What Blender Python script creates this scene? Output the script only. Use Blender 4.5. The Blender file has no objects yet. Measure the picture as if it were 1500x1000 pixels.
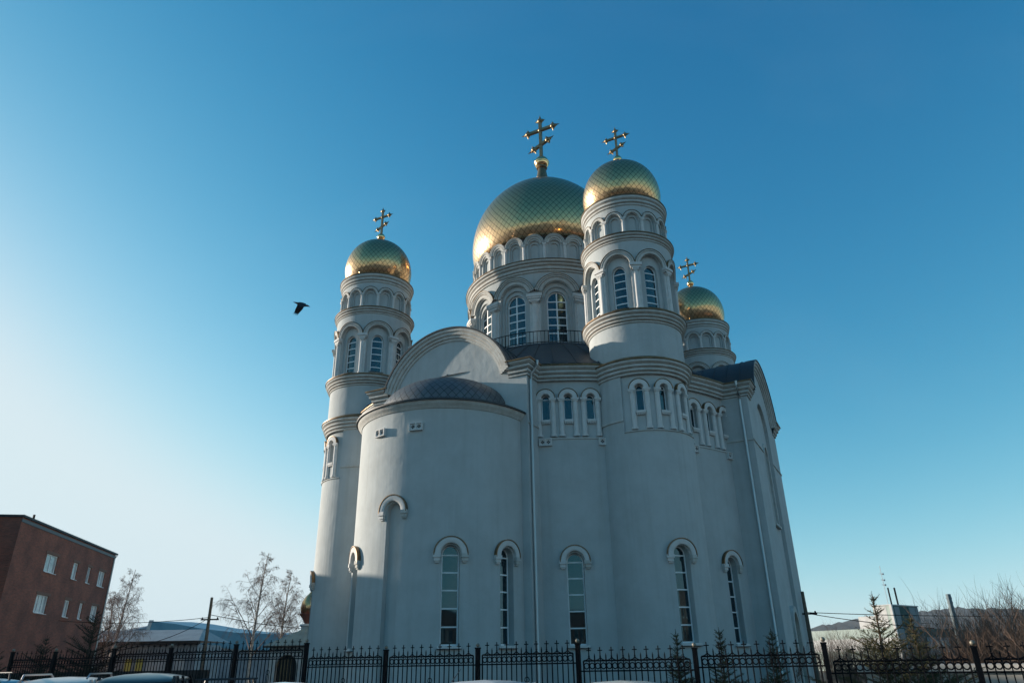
import bpy, math, random
from math import sin, cos, pi, radians as rad, sqrt, atan2, hypot
from mathutils import Vector, Matrix
random.seed(7)
S = bpy.context.scene
COL = S.collection
# ------------------------------------------------------------------ camera
EYE = 1.9
cd = bpy.data.cameras.new('camera'); cam = bpy.data.objects.new('camera', cd); COL.objects.link(cam)
cd.sensor_width = 36; cd.lens = 24.888; cd.clip_end = 9000; cd.clip_start = .1
RX = Vector((0.999868351, 0.00671702, -0.01477033)); UPV = Vector((0.0162259338, -0.41391383, 0.91017145)); FW = Vector((0, 0.91029128, 0.41396833))
m3 = Matrix((RX, UPV, -FW)).transposed()
FW = Vector((-8.67e-19, 0.91029128, 0.41396833))
# camera axes in world space
r_ = Vector((0.999868351, 0.00671702, -0.01477033)); u_ = Vector((0.0162259338, -0.41391383, 0.91017145)); f_ = Vector((0, 0.91029128, 0.41396833))
cam.matrix_world = Matrix(((r_.x, u_.x, -f_.x, 0), (r_.y, u_.y, -f_.y, 0), (r_.z, u_.z, -f_.z, EYE), (0, 0, 0, 1)))
S.camera = cam
# ------------------------------------------------------------------ light
SUN_AZ = rad(160.2)      # world angle of the direction to the sun (from +X)
SUN_EL = rad(12)
sd = Vector((cos(SUN_AZ)*cos(SUN_EL), sin(SUN_AZ)*cos(SUN_EL), sin(SUN_EL)))
ld = bpy.data.lights.new('sun', 'SUN'); ld.energy = 5; ld.angle = rad(.5); ld.color = (1, .875, .735)
lo = bpy.data.objects.new('sun', ld); COL.objects.link(lo); lo.rotation_euler = (-sd).to_track_quat('-Z', 'Y').to_euler(); lo.location = (-40, 20, 60)
W = bpy.data.worlds.new('World'); S.world = W; W.use_nodes = True
nt = W.node_tree; bg = nt.nodes['Background']
sky = nt.nodes.new('ShaderNodeTexSky'); sky.sky_type = 'NISHITA'; sky.sun_disc = False
sky.sun_elevation = SUN_EL; sky.sun_rotation = pi/2 - SUN_AZ
sky.air_density = 1.0; sky.dust_density = .5; sky.ozone_density = 1.0; sky.altitude = 0
ZM, ZA = .9, .14
def sm(op, a, b_):
    x = nt.nodes.new('ShaderNodeMath'); x.operation = op; x.inputs[1].default_value = b_; nt.links.new(a, x.inputs[0]); return x.outputs[0]
# the sky is sampled a little above each direction: the haze band at the horizon stays pale instead of orange
tcw = nt.nodes.new('ShaderNodeTexCoord'); sxy = nt.nodes.new('ShaderNodeSeparateXYZ'); cxy = nt.nodes.new('ShaderNodeCombineXYZ'); nt.links.new(tcw.outputs['Generated'], sxy.inputs[0])
nt.links.new(sxy.outputs[0], cxy.inputs[0]); nt.links.new(sxy.outputs[1], cxy.inputs[1]); nt.links.new(sm('ADD', sm('MULTIPLY', sm('MAXIMUM', sxy.outputs[2], 0), ZM), ZA), cxy.inputs[2]); nt.links.new(cxy.outputs[0], sky.inputs[0])
sep = nt.nodes.new('ShaderNodeSeparateColor'); cmb = nt.nodes.new('ShaderNodeCombineColor'); nt.links.new(sky.outputs[0], sep.inputs[0])
for i, (g, k) in enumerate(((3.0, 72.), (1.46, 5.1), (1.02, 2.5))):   # film-like response of the sky colour, per channel
    o_ = sm('SMOOTH_MIN', sm('MULTIPLY', sm('POWER', sm('MULTIPLY', sep.outputs[i], .1), g), k/.1), (7.0, 8.4, 8.9)[i]); o_.node.inputs[2].default_value = (7, 4, 2.5)[i]
    nt.links.new(sm('MAXIMUM', o_, .02), cmb.inputs[i])
mpw = nt.nodes.new('ShaderNodeMapping'); mpw.inputs['Rotation'].default_value = (.5, .55, .2); mpw.inputs['Scale'].default_value = (1.1, 5, 3.2); nt.links.new(tcw.outputs['Generated'], mpw.inputs[0])
nzw = nt.nodes.new('ShaderNodeTexNoise'); nzw.inputs['Scale'].default_value = 1.3; nzw.inputs['Detail'].default_value = 7; nzw.inputs['Roughness'].default_value = .55; nt.links.new(mpw.outputs[0], nzw.inputs[0])
rpw = nt.nodes.new('ShaderNodeValToRGB'); rpw.color_ramp.elements[0].position = .54; rpw.color_ramp.elements[1].position = .8; rpw.color_ramp.elements[1].color = (.035,)*3+(1,); nt.links.new(nzw.outputs[0], rpw.inputs[0])
mxw = nt.nodes.new('ShaderNodeMix'); mxw.data_type = 'RGBA'; nt.links.new(rpw.outputs[0], mxw.inputs[0]); nt.links.new(cmb.outputs[0], mxw.inputs[6]); mxw.inputs[7].default_value = (5, 7, 8.4, 1)   # thin cirrus
nt.links.new(mxw.outputs[2], bg.inputs[0]); bg.inputs[1].default_value = .0616
V_ = S.view_settings; V_.view_transform = 'Standard'; V_.look = 'None'; V_.gamma = 1; V_.exposure = .7
V_.use_curve_mapping = False
# ------------------------------------------------------------------ materials
MATS = {}
def mat(name, col, rough=.6, metal=0, noise=None, bump=None, streak=0, spec=.5, trans=0):
    if name in MATS: return MATS[name]
    m = bpy.data.materials.new(name); m.use_nodes = True; MATS[name] = m
    n = m.node_tree.nodes; L = m.node_tree.links; b = n['Principled BSDF']
    b.inputs['Base Color'].default_value = (*col, 1); b.inputs['Roughness'].default_value = rough
    b.inputs['Metallic'].default_value = metal; b.inputs['Specular IOR Level'].default_value = spec
    if trans: b.inputs['Transmission Weight'].default_value = trans
    tc = n.new('ShaderNodeTexCoord')
    if noise:
        sc, amt, col2 = noise
        t = n.new('ShaderNodeTexNoise'); t.inputs['Scale'].default_value = sc; t.inputs['Detail'].default_value = 8; t.inputs['Roughness'].default_value = .65
        L.new(tc.outputs['Object'], t.inputs['Vector'])
        r = n.new('ShaderNodeValToRGB'); r.color_ramp.elements[0].position = .38; r.color_ramp.elements[1].position = .72
        r.color_ramp.elements[0].color = (0, 0, 0, 1); r.color_ramp.elements[1].color = (amt, amt, amt, 1)
        L.new(t.outputs[0], r.inputs[0])
        mx = n.new('ShaderNodeMix'); mx.data_type = 'RGBA'; mx.inputs[6].default_value = (*col, 1); mx.inputs[7].default_value = (*col2, 1)
        L.new(r.outputs[0], mx.inputs[0]); out = mx.outputs[2]
        if streak:
            mp = n.new('ShaderNodeMapping'); mp.inputs['Scale'].default_value = (2.2, 2.2, .12); L.new(tc.outputs['Object'], mp.inputs[0])
            t2 = n.new('ShaderNodeTexNoise'); t2.inputs['Scale'].default_value = 1.6; t2.inputs['Detail'].default_value = 6; L.new(mp.outputs[0], t2.inputs['Vector'])
            r2 = n.new('ShaderNodeValToRGB'); r2.color_ramp.elements[0].position = .5; r2.color_ramp.elements[1].position = .78
            r2.color_ramp.elements[0].color = (0, 0, 0, 1); r2.color_ramp.elements[1].color = (streak,)*3+(1,)
            L.new(t2.outputs[0], r2.inputs[0])
            m2 = n.new('ShaderNodeMix'); m2.data_type = 'RGBA'; L.new(r2.outputs[0], m2.inputs[0]); L.new(out, m2.inputs[6]); m2.inputs[7].default_value = (col2[0]*.6, col2[1]*.57, col2[2]*.5, 1)
            out = m2.outputs[2]
        L.new(out, b.inputs['Base Color'])
    if bump:
        sc, st = bump
        t = n.new('ShaderNodeTexNoise'); t.inputs['Scale'].default_value = sc; t.inputs['Detail'].default_value = 6
        L.new(tc.outputs['Object'], t.inputs['Vector'])
        bp = n.new('ShaderNodeBump'); bp.inputs['Strength'].default_value = st; bp.inputs['Distance'].default_value = .05
        L.new(t.outputs[0], bp.inputs['Height']); L.new(bp.outputs[0], b.inputs['Normal'])
    return m
PL = mat('plaster', (.435, .465, .465), .9, noise=(.8, .6, (.345, .36, .355)), bump=(1.9, .5), streak=.18, spec=.2)
TR = mat('plaster_trim', (.49, .505, .49), .85, noise=(2.2, .7, (.34, .315, .275)), bump=(9, .25), streak=.2, spec=.2)
TRW = mat('white_trim', (.60, .60, .59), .8, noise=(3, .5, (.45, .43, .39)), bump=(9, .2), spec=.2)
FLM = mat('flashing', (.10, .065, .035), .4, .6, noise=(3, .8, (.30, .17, .06)))
RF = mat('roof_metal', (.028, .035, .040), .55, .15, noise=(1.2, .8, (.028, .032, .034)), bump=(1.5, .25))
GL = mat('window_glass', (.008, .018, .024), .03, 0, spec=1.0); GL.node_tree.nodes['Principled BSDF'].inputs['Specular Tint'].default_value = (.42, .85, 1, 1)
FR = mat('window_frame', (.80, .82, .83), .4)
DK = mat('dark_inside', (.02, .02, .02), .9)
IR = mat('black_iron', (.006, .007, .009), .7, 0, spec=.05)
BR = mat('bronze', (.30, .21, .11), .38, .85, noise=(8, .8, (.08, .07, .05)))
PIPE = mat('galvanised_pipe', (.42, .45, .46), .35, .5)
def tiled(name, c1, c2, rough, N, M, metal=1.0, seam=.06, bumpd=.6, rvar=.12):
    m = bpy.data.materials.new(name); m.use_nodes = True; n = m.node_tree.nodes; L = m.node_tree.links; b = n['Principled BSDF']
    uv = n.new('ShaderNodeUVMap'); sp = n.new('ShaderNodeSeparateXYZ'); L.new(uv.outputs[0], sp.inputs[0])
    def ma(op, a, bb=None):
        x = n.new('ShaderNodeMath'); x.operation = op
        for i, q in enumerate((a, bb)):
            if q is None: continue
            if isinstance(q, (int, float)): x.inputs[i].default_value = q
            else: L.new(q, x.inputs[i])
        return x.outputs[0]
    a = ma('MULTIPLY', sp.outputs[0], N); v = ma('MULTIPLY', sp.outputs[1], M)
    s1 = ma('ADD', a, v); s2 = ma('SUBTRACT', a, v)
    f1 = ma('FRACT', s1); f2 = ma('FRACT', s2)
    # overlap: each tile lifts towards its lower point, seam where f near 0
    h = ma('ADD', f1, ma('SUBTRACT', 1.0, f2))
    e1 = ma('MINIMUM', f1, ma('SUBTRACT', 1.0, f1)); e2 = ma('MINIMUM', f2, ma('SUBTRACT', 1.0, f2)); e = ma('MINIMUM', e1, e2)
    seamv = ma('LESS_THAN', e, seam)
    wn = n.new('ShaderNodeTexWhiteNoise'); wn.noise_dimensions = '2D'
    cb = n.new('ShaderNodeCombineXYZ'); L.new(ma('FLOOR', s1), cb.inputs[0]); L.new(ma('FLOOR', s2), cb.inputs[1]); L.new(cb.outputs[0], wn.inputs['Vector'])
    mx = n.new('ShaderNodeMix'); mx.data_type = 'RGBA'; mx.inputs[6].default_value = (*c1, 1); mx.inputs[7].default_value = (*c2, 1); L.new(ma('MULTIPLY', wn.outputs[0], .6), mx.inputs[0])
    m2 = n.new('ShaderNodeMix'); m2.data_type = 'RGBA'; L.new(seamv, m2.inputs[0]); L.new(mx.outputs[2], m2.inputs[6]); m2.inputs[7].default_value = (c1[0]*.22, c1[1]*.2, c1[2]*.18, 1)
    L.new(m2.outputs[2], b.inputs['Base Color']); b.inputs['Metallic'].default_value = metal
    L.new(ma('ADD', ma('MULTIPLY', wn.outputs[0], rvar), rough), b.inputs['Roughness'])
    bp = n.new('ShaderNodeBump'); bp.inputs['Strength'].default_value = bumpd; bp.inputs['Distance'].default_value = .03
    tn = n.new('ShaderNodeTexNoise'); tn.inputs['Scale'].default_value = 2.3; tn.inputs['Detail'].default_value = 3
    tc = n.new('ShaderNodeTexCoord'); L.new(tc.outputs['Object'], tn.inputs['Vector'])
    hh = ma('ADD', ma('MULTIPLY', h, .5), ma('ADD', ma('MULTIPLY', tn.outputs[0], .8), ma('MULTIPLY', wn.outputs[0], .5)))
    L.new(hh, bp.inputs['Height']); L.new(bp.outputs[0], b.inputs['Normal']); 
    if metal > .9:   # mirror-like gilding with a broader lobe from its fine brushing
        b2 = n.new('ShaderNodeBsdfPrincipled'); b2.inputs['Metallic'].default_value = 1; b2.inputs['Roughness'].default_value = .42; m4 = n.new('ShaderNodeMix'); m4.data_type = 'RGBA'; L.new(seamv, m4.inputs[0]); m4.inputs[6].default_value = (.50, .375, .24, 1); m4.inputs[7].default_value = (.13, .10, .07, 1); L.new(m4.outputs[2], b2.inputs['Base Color']); L.new(bp.outputs[0], b2.inputs['Normal'])
        ms = n.new('ShaderNodeMixShader'); ms.inputs[0].default_value = .45; L.new(b.outputs[0], ms.inputs[1]); L.new(b2.outputs[0], ms.inputs[2]); L.new(ms.outputs[0], n['Material Output'].inputs['Surface'])
    return m
GOLD = tiled('gilded_tiles', (.76, .45, .19), (.54, .34, .15), .08, 80, 1.6, seam=.055, bumpd=1.0, rvar=.10)
GOLDS = tiled('gilded_tiles_small', (.76, .45, .19), (.54, .34, .15), .08, 44, 2.1, seam=.055, bumpd=1.0, rvar=.10)
GOLDP = mat('polished_gold', (.88, .56, .26), .18, 1)
APT = tiled('slate_metal_tiles', (.125, .135, .14), (.085, .09, .10), .42, 56, 1.75, .4, seam=.05, bumpd=.8)
# ------------------------------------------------------------------ mesh builder
class MB:
    def __init__(s): s.v = []; s.f = []; s.mi = []; s.uv = {}; s.mats = []; s.cur = 0
    def m(s, mt):
        if mt not in s.mats: s.mats.append(mt)
        s.cur = s.mats.index(mt); return s
    def add(s, vs, fs):
        o = len(s.v); s.v += [tuple(a) for a in vs]
        for f in fs: s.f.append([i+o for i in f]); s.mi.append(s.cur)
    def quad(s, a, b, c, d): s.add([a, b, c, d], [(0, 1, 2, 3)])
    def grid(s, rows, closed=False, uvf=None):
        o = len(s.v); n = len(rows[0])
        for r in rows: s.v += [tuple(a) for a in r]
        for i in range(len(rows)-1):
            for j in range(n if closed else n-1):
                k = (j+1) % n
                s.f.append([o+i*n+j, o+i*n+k, o+(i+1)*n+k, o+(i+1)*n+j]); s.mi.append(s.cur)
                if uvf: s.uv[len(s.f)-1] = [uvf(i, j), uvf(i, j+1), uvf(i+1, j+1), uvf(i+1, j)]
    def box(s, x0, x1, y0, y1, z0, z1, mp=None):
        P = [(x0, y0, z0), (x1, y0, z0), (x1, y1, z0), (x0, y1, z0), (x0, y0, z1), (x1, y0, z1), (x1, y1, z1), (x0, y1, z1)]
        if mp: P = [mp(*p) for p in P]
        s.add(P, [(0, 3, 2, 1), (4, 5, 6, 7), (0, 1, 5, 4), (1, 2, 6, 5), (2, 3, 7, 6), (3, 0, 4, 7)])
    def tube(s, pts, rad_, n=6, cap=True):
        pts = [Vector(p) for p in pts]
        if isinstance(rad_, (int, float)): rad_ = [rad_]*len(pts)
        rows = []
        for i, p in enumerate(pts):
            t = (pts[min(i+1, len(pts)-1)]-pts[max(i-1, 0)])
            if t.length < 1e-9: t = Vector((0, 0, 1))
            t.normalize(); a = Vector((0, 0, 1)) if abs(t.z) < .9 else Vector((1, 0, 0))
            x = t.cross(a).normalized(); y = t.cross(x)
            rows.append([p+(x*cos(2*pi*k/n)+y*sin(2*pi*k/n))*rad_[i] for k in range(n)])
        rows = [list(reversed(r)) for r in rows]
        s.grid(rows, True)
        if cap:
            o = len(s.v)-n*len(rows)
            s.f.append([o+k for k in reversed(range(n))]); s.mi.append(s.cur)
            s.f.append([len(s.v)-n+k for k in range(n)]); s.mi.append(s.cur)
    def ball(s, c, r, n=10, m=6, sq=1):
        rows = [[(c[0]+r*sin(pi*i/m)*cos(2*pi*j/n), c[1]+r*sin(pi*i/m)*sin(2*pi*j/n), c[2]-r*sq*cos(pi*i/m)) for j in range(n)] for i in range(m+1)]
        s.grid(rows, True)
    def lathe(s, c, prof, n=64, a0=0, a1=360, uvl=False):
        closed = (a1-a0) >= 360; N = n if closed else n+1
        L = [0]
        for i in range(1, len(prof)): L.append(L[-1]+hypot(prof[i][0]-prof[i-1][0], prof[i][1]-prof[i-1][1]))
        rows = [[(c[0]+r*cos(rad(a0+(a1-a0)*j/n)), c[1]+r*sin(rad(a0+(a1-a0)*j/n)), z) for j in range(N)] for r, z in prof]
        s.grid(rows, closed, (lambda i, j: (j/n*(a1-a0)/360, L[i])) if uvl else None)
    def build(s, name, parent=None, sharp=32, loc=None, smooth=True):
        me = bpy.data.meshes.new(name); me.from_pydata(s.v, [], s.f)
        for mt in s.mats: me.materials.append(mt)
        if len(s.mats) > 1: me.polygons.foreach_set('material_index', s.mi)
        if s.uv:
            ul = me.uv_layers.new(name='UVMap')
            for fi, us in s.uv.items():
                for li, u in zip(me.polygons[fi].loop_indices, us): ul.data[li].uv = u
        if smooth:
            me.polygons.foreach_set('use_smooth', [True]*len(me.polygons)); me.update()
            me.set_sharp_from_angle(angle=rad(sharp))
        me.update()
        o = bpy.data.objects.new(name, me); COL.objects.link(o)
        if loc: o.location = loc
        if parent: o.parent = parent
        return o
def tag(o, label=None, cat=None, group=None, kind=None):
    if label: o['label'] = label
    if cat: o['category'] = cat
    if group: o['group'] = group
    if kind: o['kind'] = kind
    return o
def empty(name, loc, rz=0):
    o = bpy.data.objects.new(name, None); COL.objects.link(o); o.location = loc; o.rotation_euler = (0, 0, rz); return o
def copy_tree(o, parent=None):
    c = o.copy(); COL.objects.link(c); c.parent = parent
    for ch in list(o.children): copy_tree(ch, c)
    return c
# facade maps: (s right, z up, d outward) -> point
def cyl(cx, cy, R, phi):
    return lambda s, z, d: (cx+(R+d)*cos(phi+s/R), cy+(R+d)*sin(phi+s/R), z)
def flat(ox, oy, tx, ty):
    l = hypot(tx, ty); tx /= l; ty /= l
    return lambda s, z, d: (ox+tx*s+ty*d, oy+ty*s-tx*d, z)
def lin(a, b, n): return [a+(b-a)*i/n for i in range(n+1)]
def steps(a, b, ds): return lin(a, b, max(1, int(math.ceil((b-a)/ds-1e-6))))
def arc_pts(sc, hw, zs, n=14): return [(sc-hw*cos(pi*i/n), zs+hw*sin(pi*i/n)) for i in range(n+1)]
def wall(mb, m, s0, s1, z0, z1, ops=(), d=0, ds=.35, ztop=None):
    """ops: (centre, half width, sill, spring); ztop(s) optional curved top"""
    zt = ztop or (lambda s: z1)
    ops = sorted(ops); cur = s0
    def strips(a, b):
        if b-a < 1e-6: return
        ss = steps(a, b, ds)
        for i in range(len(ss)-1):
            mb.quad(m(ss[i], z0, d), m(ss[i+1], z0, d), m(ss[i+1], zt(ss[i+1]), d), m(ss[i], zt(ss[i]), d))
    for sc, hw, zb, zs in ops:
        strips(cur, sc-hw); ap = arc_pts(sc, hw, zs)
        for i in range(len(ap)-1):
            (a, za), (b, zb2) = ap[i], ap[i+1]
            if zb > z0+1e-4: mb.quad(m(a, z0, d), m(b, z0, d), m(b, zb, d), m(a, zb, d))
            mb.quad(m(a, za, d), m(b, zb2, d), m(b, zt(b), d), m(a, zt(a), d))
        cur = sc+hw
    strips(cur, s1)
def reveal(mb, m, op, d0, d1, sill=True):
    sc, hw, zb, zs = op; ol = [(sc-hw, zb)]+arc_pts(sc, hw, zs)+[(sc+hw, zb)]
    for (a, za), (b, z2) in zip(ol, ol[1:]): mb.quad(m(a, za, d1), m(a, za, d0), m(b, z2, d0), m(b, z2, d1))
    if sill: mb.quad(m(sc-hw, zb, d1), m(sc+hw, zb, d1), m(sc+hw, zb, d0), m(sc-hw, zb, d0))
def fill(mb, m, op, d):
    sc, hw, zb, zs = op; ap = arc_pts(sc, hw, zs)
    for (a, za), (b, z2) in zip(ap, ap[1:]): mb.quad(m(a, zb, d), m(b, zb, d), m(b, z2, d), m(a, za, d))
def ringarch(mb, m, sc, zs, prof, a0=0, a1=180, n=18):
    """sweep (radius, d) profile round an arch centred (sc, zs)"""
    rows = [[m(sc-r*cos(rad(a)), zs+r*sin(rad(a)), d) for a in lin(a0, a1, n)] for r, d in prof]
    mb.grid(rows)
    for k in (0, -1): # end caps
        f = [r[k] for r in rows]; mb.add(f if k else f[::-1], [tuple(range(len(f)))])
def bx(mb, m, s0, s1, z0, z1, d0, d1, ds=.5):
    ss = steps(s0, s1, ds)
    for a, b in zip(ss, ss[1:]):
        mb.quad(m(a, z0, d1), m(b, z0, d1), m(b, z1, d1), m(a, z1, d1))
        mb.quad(m(a, z1, d1), m(b, z1, d1), m(b, z1, d0), m(a, z1, d0))
        mb.quad(m(a, z0, d0), m(b, z0, d0), m(b, z0, d1), m(a, z0, d1))
    mb.quad(m(s0, z0, d0), m(s0, z0, d1), m(s0, z1, d1), m(s0, z1, d0))
    mb.quad(m(s1, z0, d1), m(s1, z0, d0), m(s1, z1, d0), m(s1, z1, d1))
def window(m, op, d, parent, rows, cols=1, fw=.06, name='window', one=True):
    """frame mesh + pane mesh set in an arched opening"""
    sc, hw, zb, zs = op; mb = MB().m(FR)
    ringarch(mb, m, sc, zs, [(hw-fw, d), (hw-fw, d+.05), (hw, d+.05)])
    bx(mb, m, sc-hw, sc-hw+fw, zb, zs, d, d+.05); bx(mb, m, sc+hw-fw, sc+hw, zb, zs, d, d+.05); bx(mb, m, sc-hw+fw, sc+hw-fw, zb, zb+fw*1.3, d, d+.05)
    for i in range(1, rows+1):
        z = zb+(zs-zb)*i/rows; bx(mb, m, sc-hw+fw, sc+hw-fw, z-fw*.55, z+fw*.55, d-.01, d+.045)
    for j in range(1, cols):
        s = sc-hw+2*hw*j/cols; top = zs+sqrt(max(0, hw*hw-(s-sc)**2))-fw; w = fw*.6 if cols < 3 else fw*.45
        bx(mb, m, s-w, s+w, zb+fw, top, d-.005, d+.055)
    if one: mb.m(GL); fill(mb, m, (sc, hw-.01, zb+.01, zs), d+.012); return mb.build(name, parent)
    o = mb.build(name, church)
    g = MB().m(GL); fill(g, m, (sc, hw-.01, zb+.01, zs), d+.01); g.build('pane', o, smooth=False)
    return o
def piece(name, parent, fn, *a):
    mb = MB().m(TRW if name in ('window_hood', 'window_sill', 'vent_grille', 'column') or fn is smallarch else TR); fn(mb, *a); return mb.build(name, parent)
def sill(c, m, s0): bx(c, m, s0-.55, s0+.55, 2.58, 2.7, 0, .12); c.m(RF); bx(c, m, s0-.57, s0+.57, 2.55, 2.58, 0, .14)
def smallarch(c, m, o):
    s0 = o[0]; ringarch(c, m, s0, o[3], [(.26, -.1), (.26, .08), (.30, .11), (.52, .11), (.54, .06), (.54, -.1)])
    c.m(FLM); ringarch(c, m, s0, o[3], [(.54, -.1), (.54, .13), (.575, .13), (.575, -.1)])
def smallsill(c, m, o):
    s0 = o[0]; bx(c, m, s0-.26, s0+.26, 14.46, 14.60, -.1, .06)
    for i in range(5): bx(c, m, s0-.24+i*.1, s0-.17+i*.1, 14.36, 14.46, -.1, .03)
def smallset(parent, m, smo, z0):
    for o in smo:
        piece('arch_moulding', parent, smallarch, m, o); piece('window_sill', parent, smallsill, m, o)
        for q in (-1, 1): piece('column', parent, column, m, o[0]+q*.41, z0, o[3], .15, -.08)
def hood(mb, m, sc, zs, r0=.50, r1=.80, d=.17, drop=.42):
    mb.m(TRW); ringarch(mb, m, sc, zs, [(r0, 0), (r0, d), (r0+.05, d+.03), (r1-.07, d+.03), (r1-.05, d), (r1-.04, d-.01)])
    mb.m(FLM); ringarch(mb, m, sc, zs, [(r1-.04, 0), (r1-.04, d+.05), (r1, d+.05), (r1, 0)], -6, 186)
    mb.m(TRW); w = (r0+r1)/2
    for k in (-1, 1):
        c = sc+k*w; a = .18
        bx(mb, m, c-a, c+a, zs-.18, zs, 0, d+.05); bx(mb, m, c-a+.04, c+a-.04, zs-drop+.08, zs-.18, 0, d); bx(mb, m, c-a+.08, c+a-.08, zs-drop, zs-drop+.08, 0, d-.05)
        mb.m(TR)
def column(mb, m, sc, z0, z1, r=.12, d=.05, cap=.16):
    """half engaged column with base and cap on a mapped facade"""
    def rr(r_, za, zb):
        n = 8; rows = []
        for z in (za, zb): rows.append([m(sc-r_*cos(pi*i/n), z, d+r_*.9*sin(pi*i/n)) for i in range(n+1)])
        mb.grid(rows)
    rr(r, z0, z1)
    for za, zb, k in ((z0, z0+.1, 1.35), (z0+.1, z0+.16, 1.15), (z1-.22, z1-.17, 1.18)): 
        rr(r*k, za, zb)
        mb.add([m(sc-r*k*cos(pi*i/8), zb, d+r*k*.9*sin(pi*i/8)) for i in range(9)], [tuple(range(9))])
        mb.add([m(sc-r*k*cos(pi*i/8), za, d+r*k*.9*sin(pi*i/8)) for i in range(9)], [tuple(reversed(range(9)))])
    bx(mb, m, sc-r*1.4, sc+r*1.4, z1-.1, z1, 0, d+r*1.3); bx(mb, m, sc-r*1.2, sc+r*1.2, z1-.17, z1-.1, 0, d+r*1.1)
def sweep_plan(mb, path, prof):
    """sweep (offset right of travel, z) profile along a plan polyline with mitres"""
    P = [Vector(p) for p in path]; rows = []
    nrm = []
    for i in range(len(P)):
        d0 = (P[i]-P[i-1]).normalized() if i else None; d1 = (P[i+1]-P[i]).normalized() if i < len(P)-1 else None
        n0 = Vector((d0.y, -d0.x)) if d0 else None; n1 = Vector((d1.y, -d1.x)) if d1 else None
        if n0 is None: n = n1
        elif n1 is None: n = n0
        else: n = (n0+n1); n = n/max(.3, n.length_squared/2)
        nrm.append(n)
    for o, z in prof: rows.append([(p.x+n.x*o, p.y+n.y*o, z) for p, n in zip(P, nrm)])
    mb.grid(rows)
    for k in (0, -1): f = [r[k] for r in rows]; mb.add(f[::-1] if k == 0 else f, [tuple(range(len(f)))])

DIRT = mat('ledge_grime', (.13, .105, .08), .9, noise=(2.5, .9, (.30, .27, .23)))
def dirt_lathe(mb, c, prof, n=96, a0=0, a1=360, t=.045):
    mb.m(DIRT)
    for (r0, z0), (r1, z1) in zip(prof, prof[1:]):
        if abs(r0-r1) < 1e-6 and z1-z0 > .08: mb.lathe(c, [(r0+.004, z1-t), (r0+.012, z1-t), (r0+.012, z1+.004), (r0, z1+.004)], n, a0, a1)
# ------------------------------------------------------------------ the church
CA = rad(-117.3)
church = empty('church', (3.0707, 53.9202, 0), CA)
tag(church, 'white plastered Orthodox church with gilded onion domes and rounded apse', 'church')
A = 10.19
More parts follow.
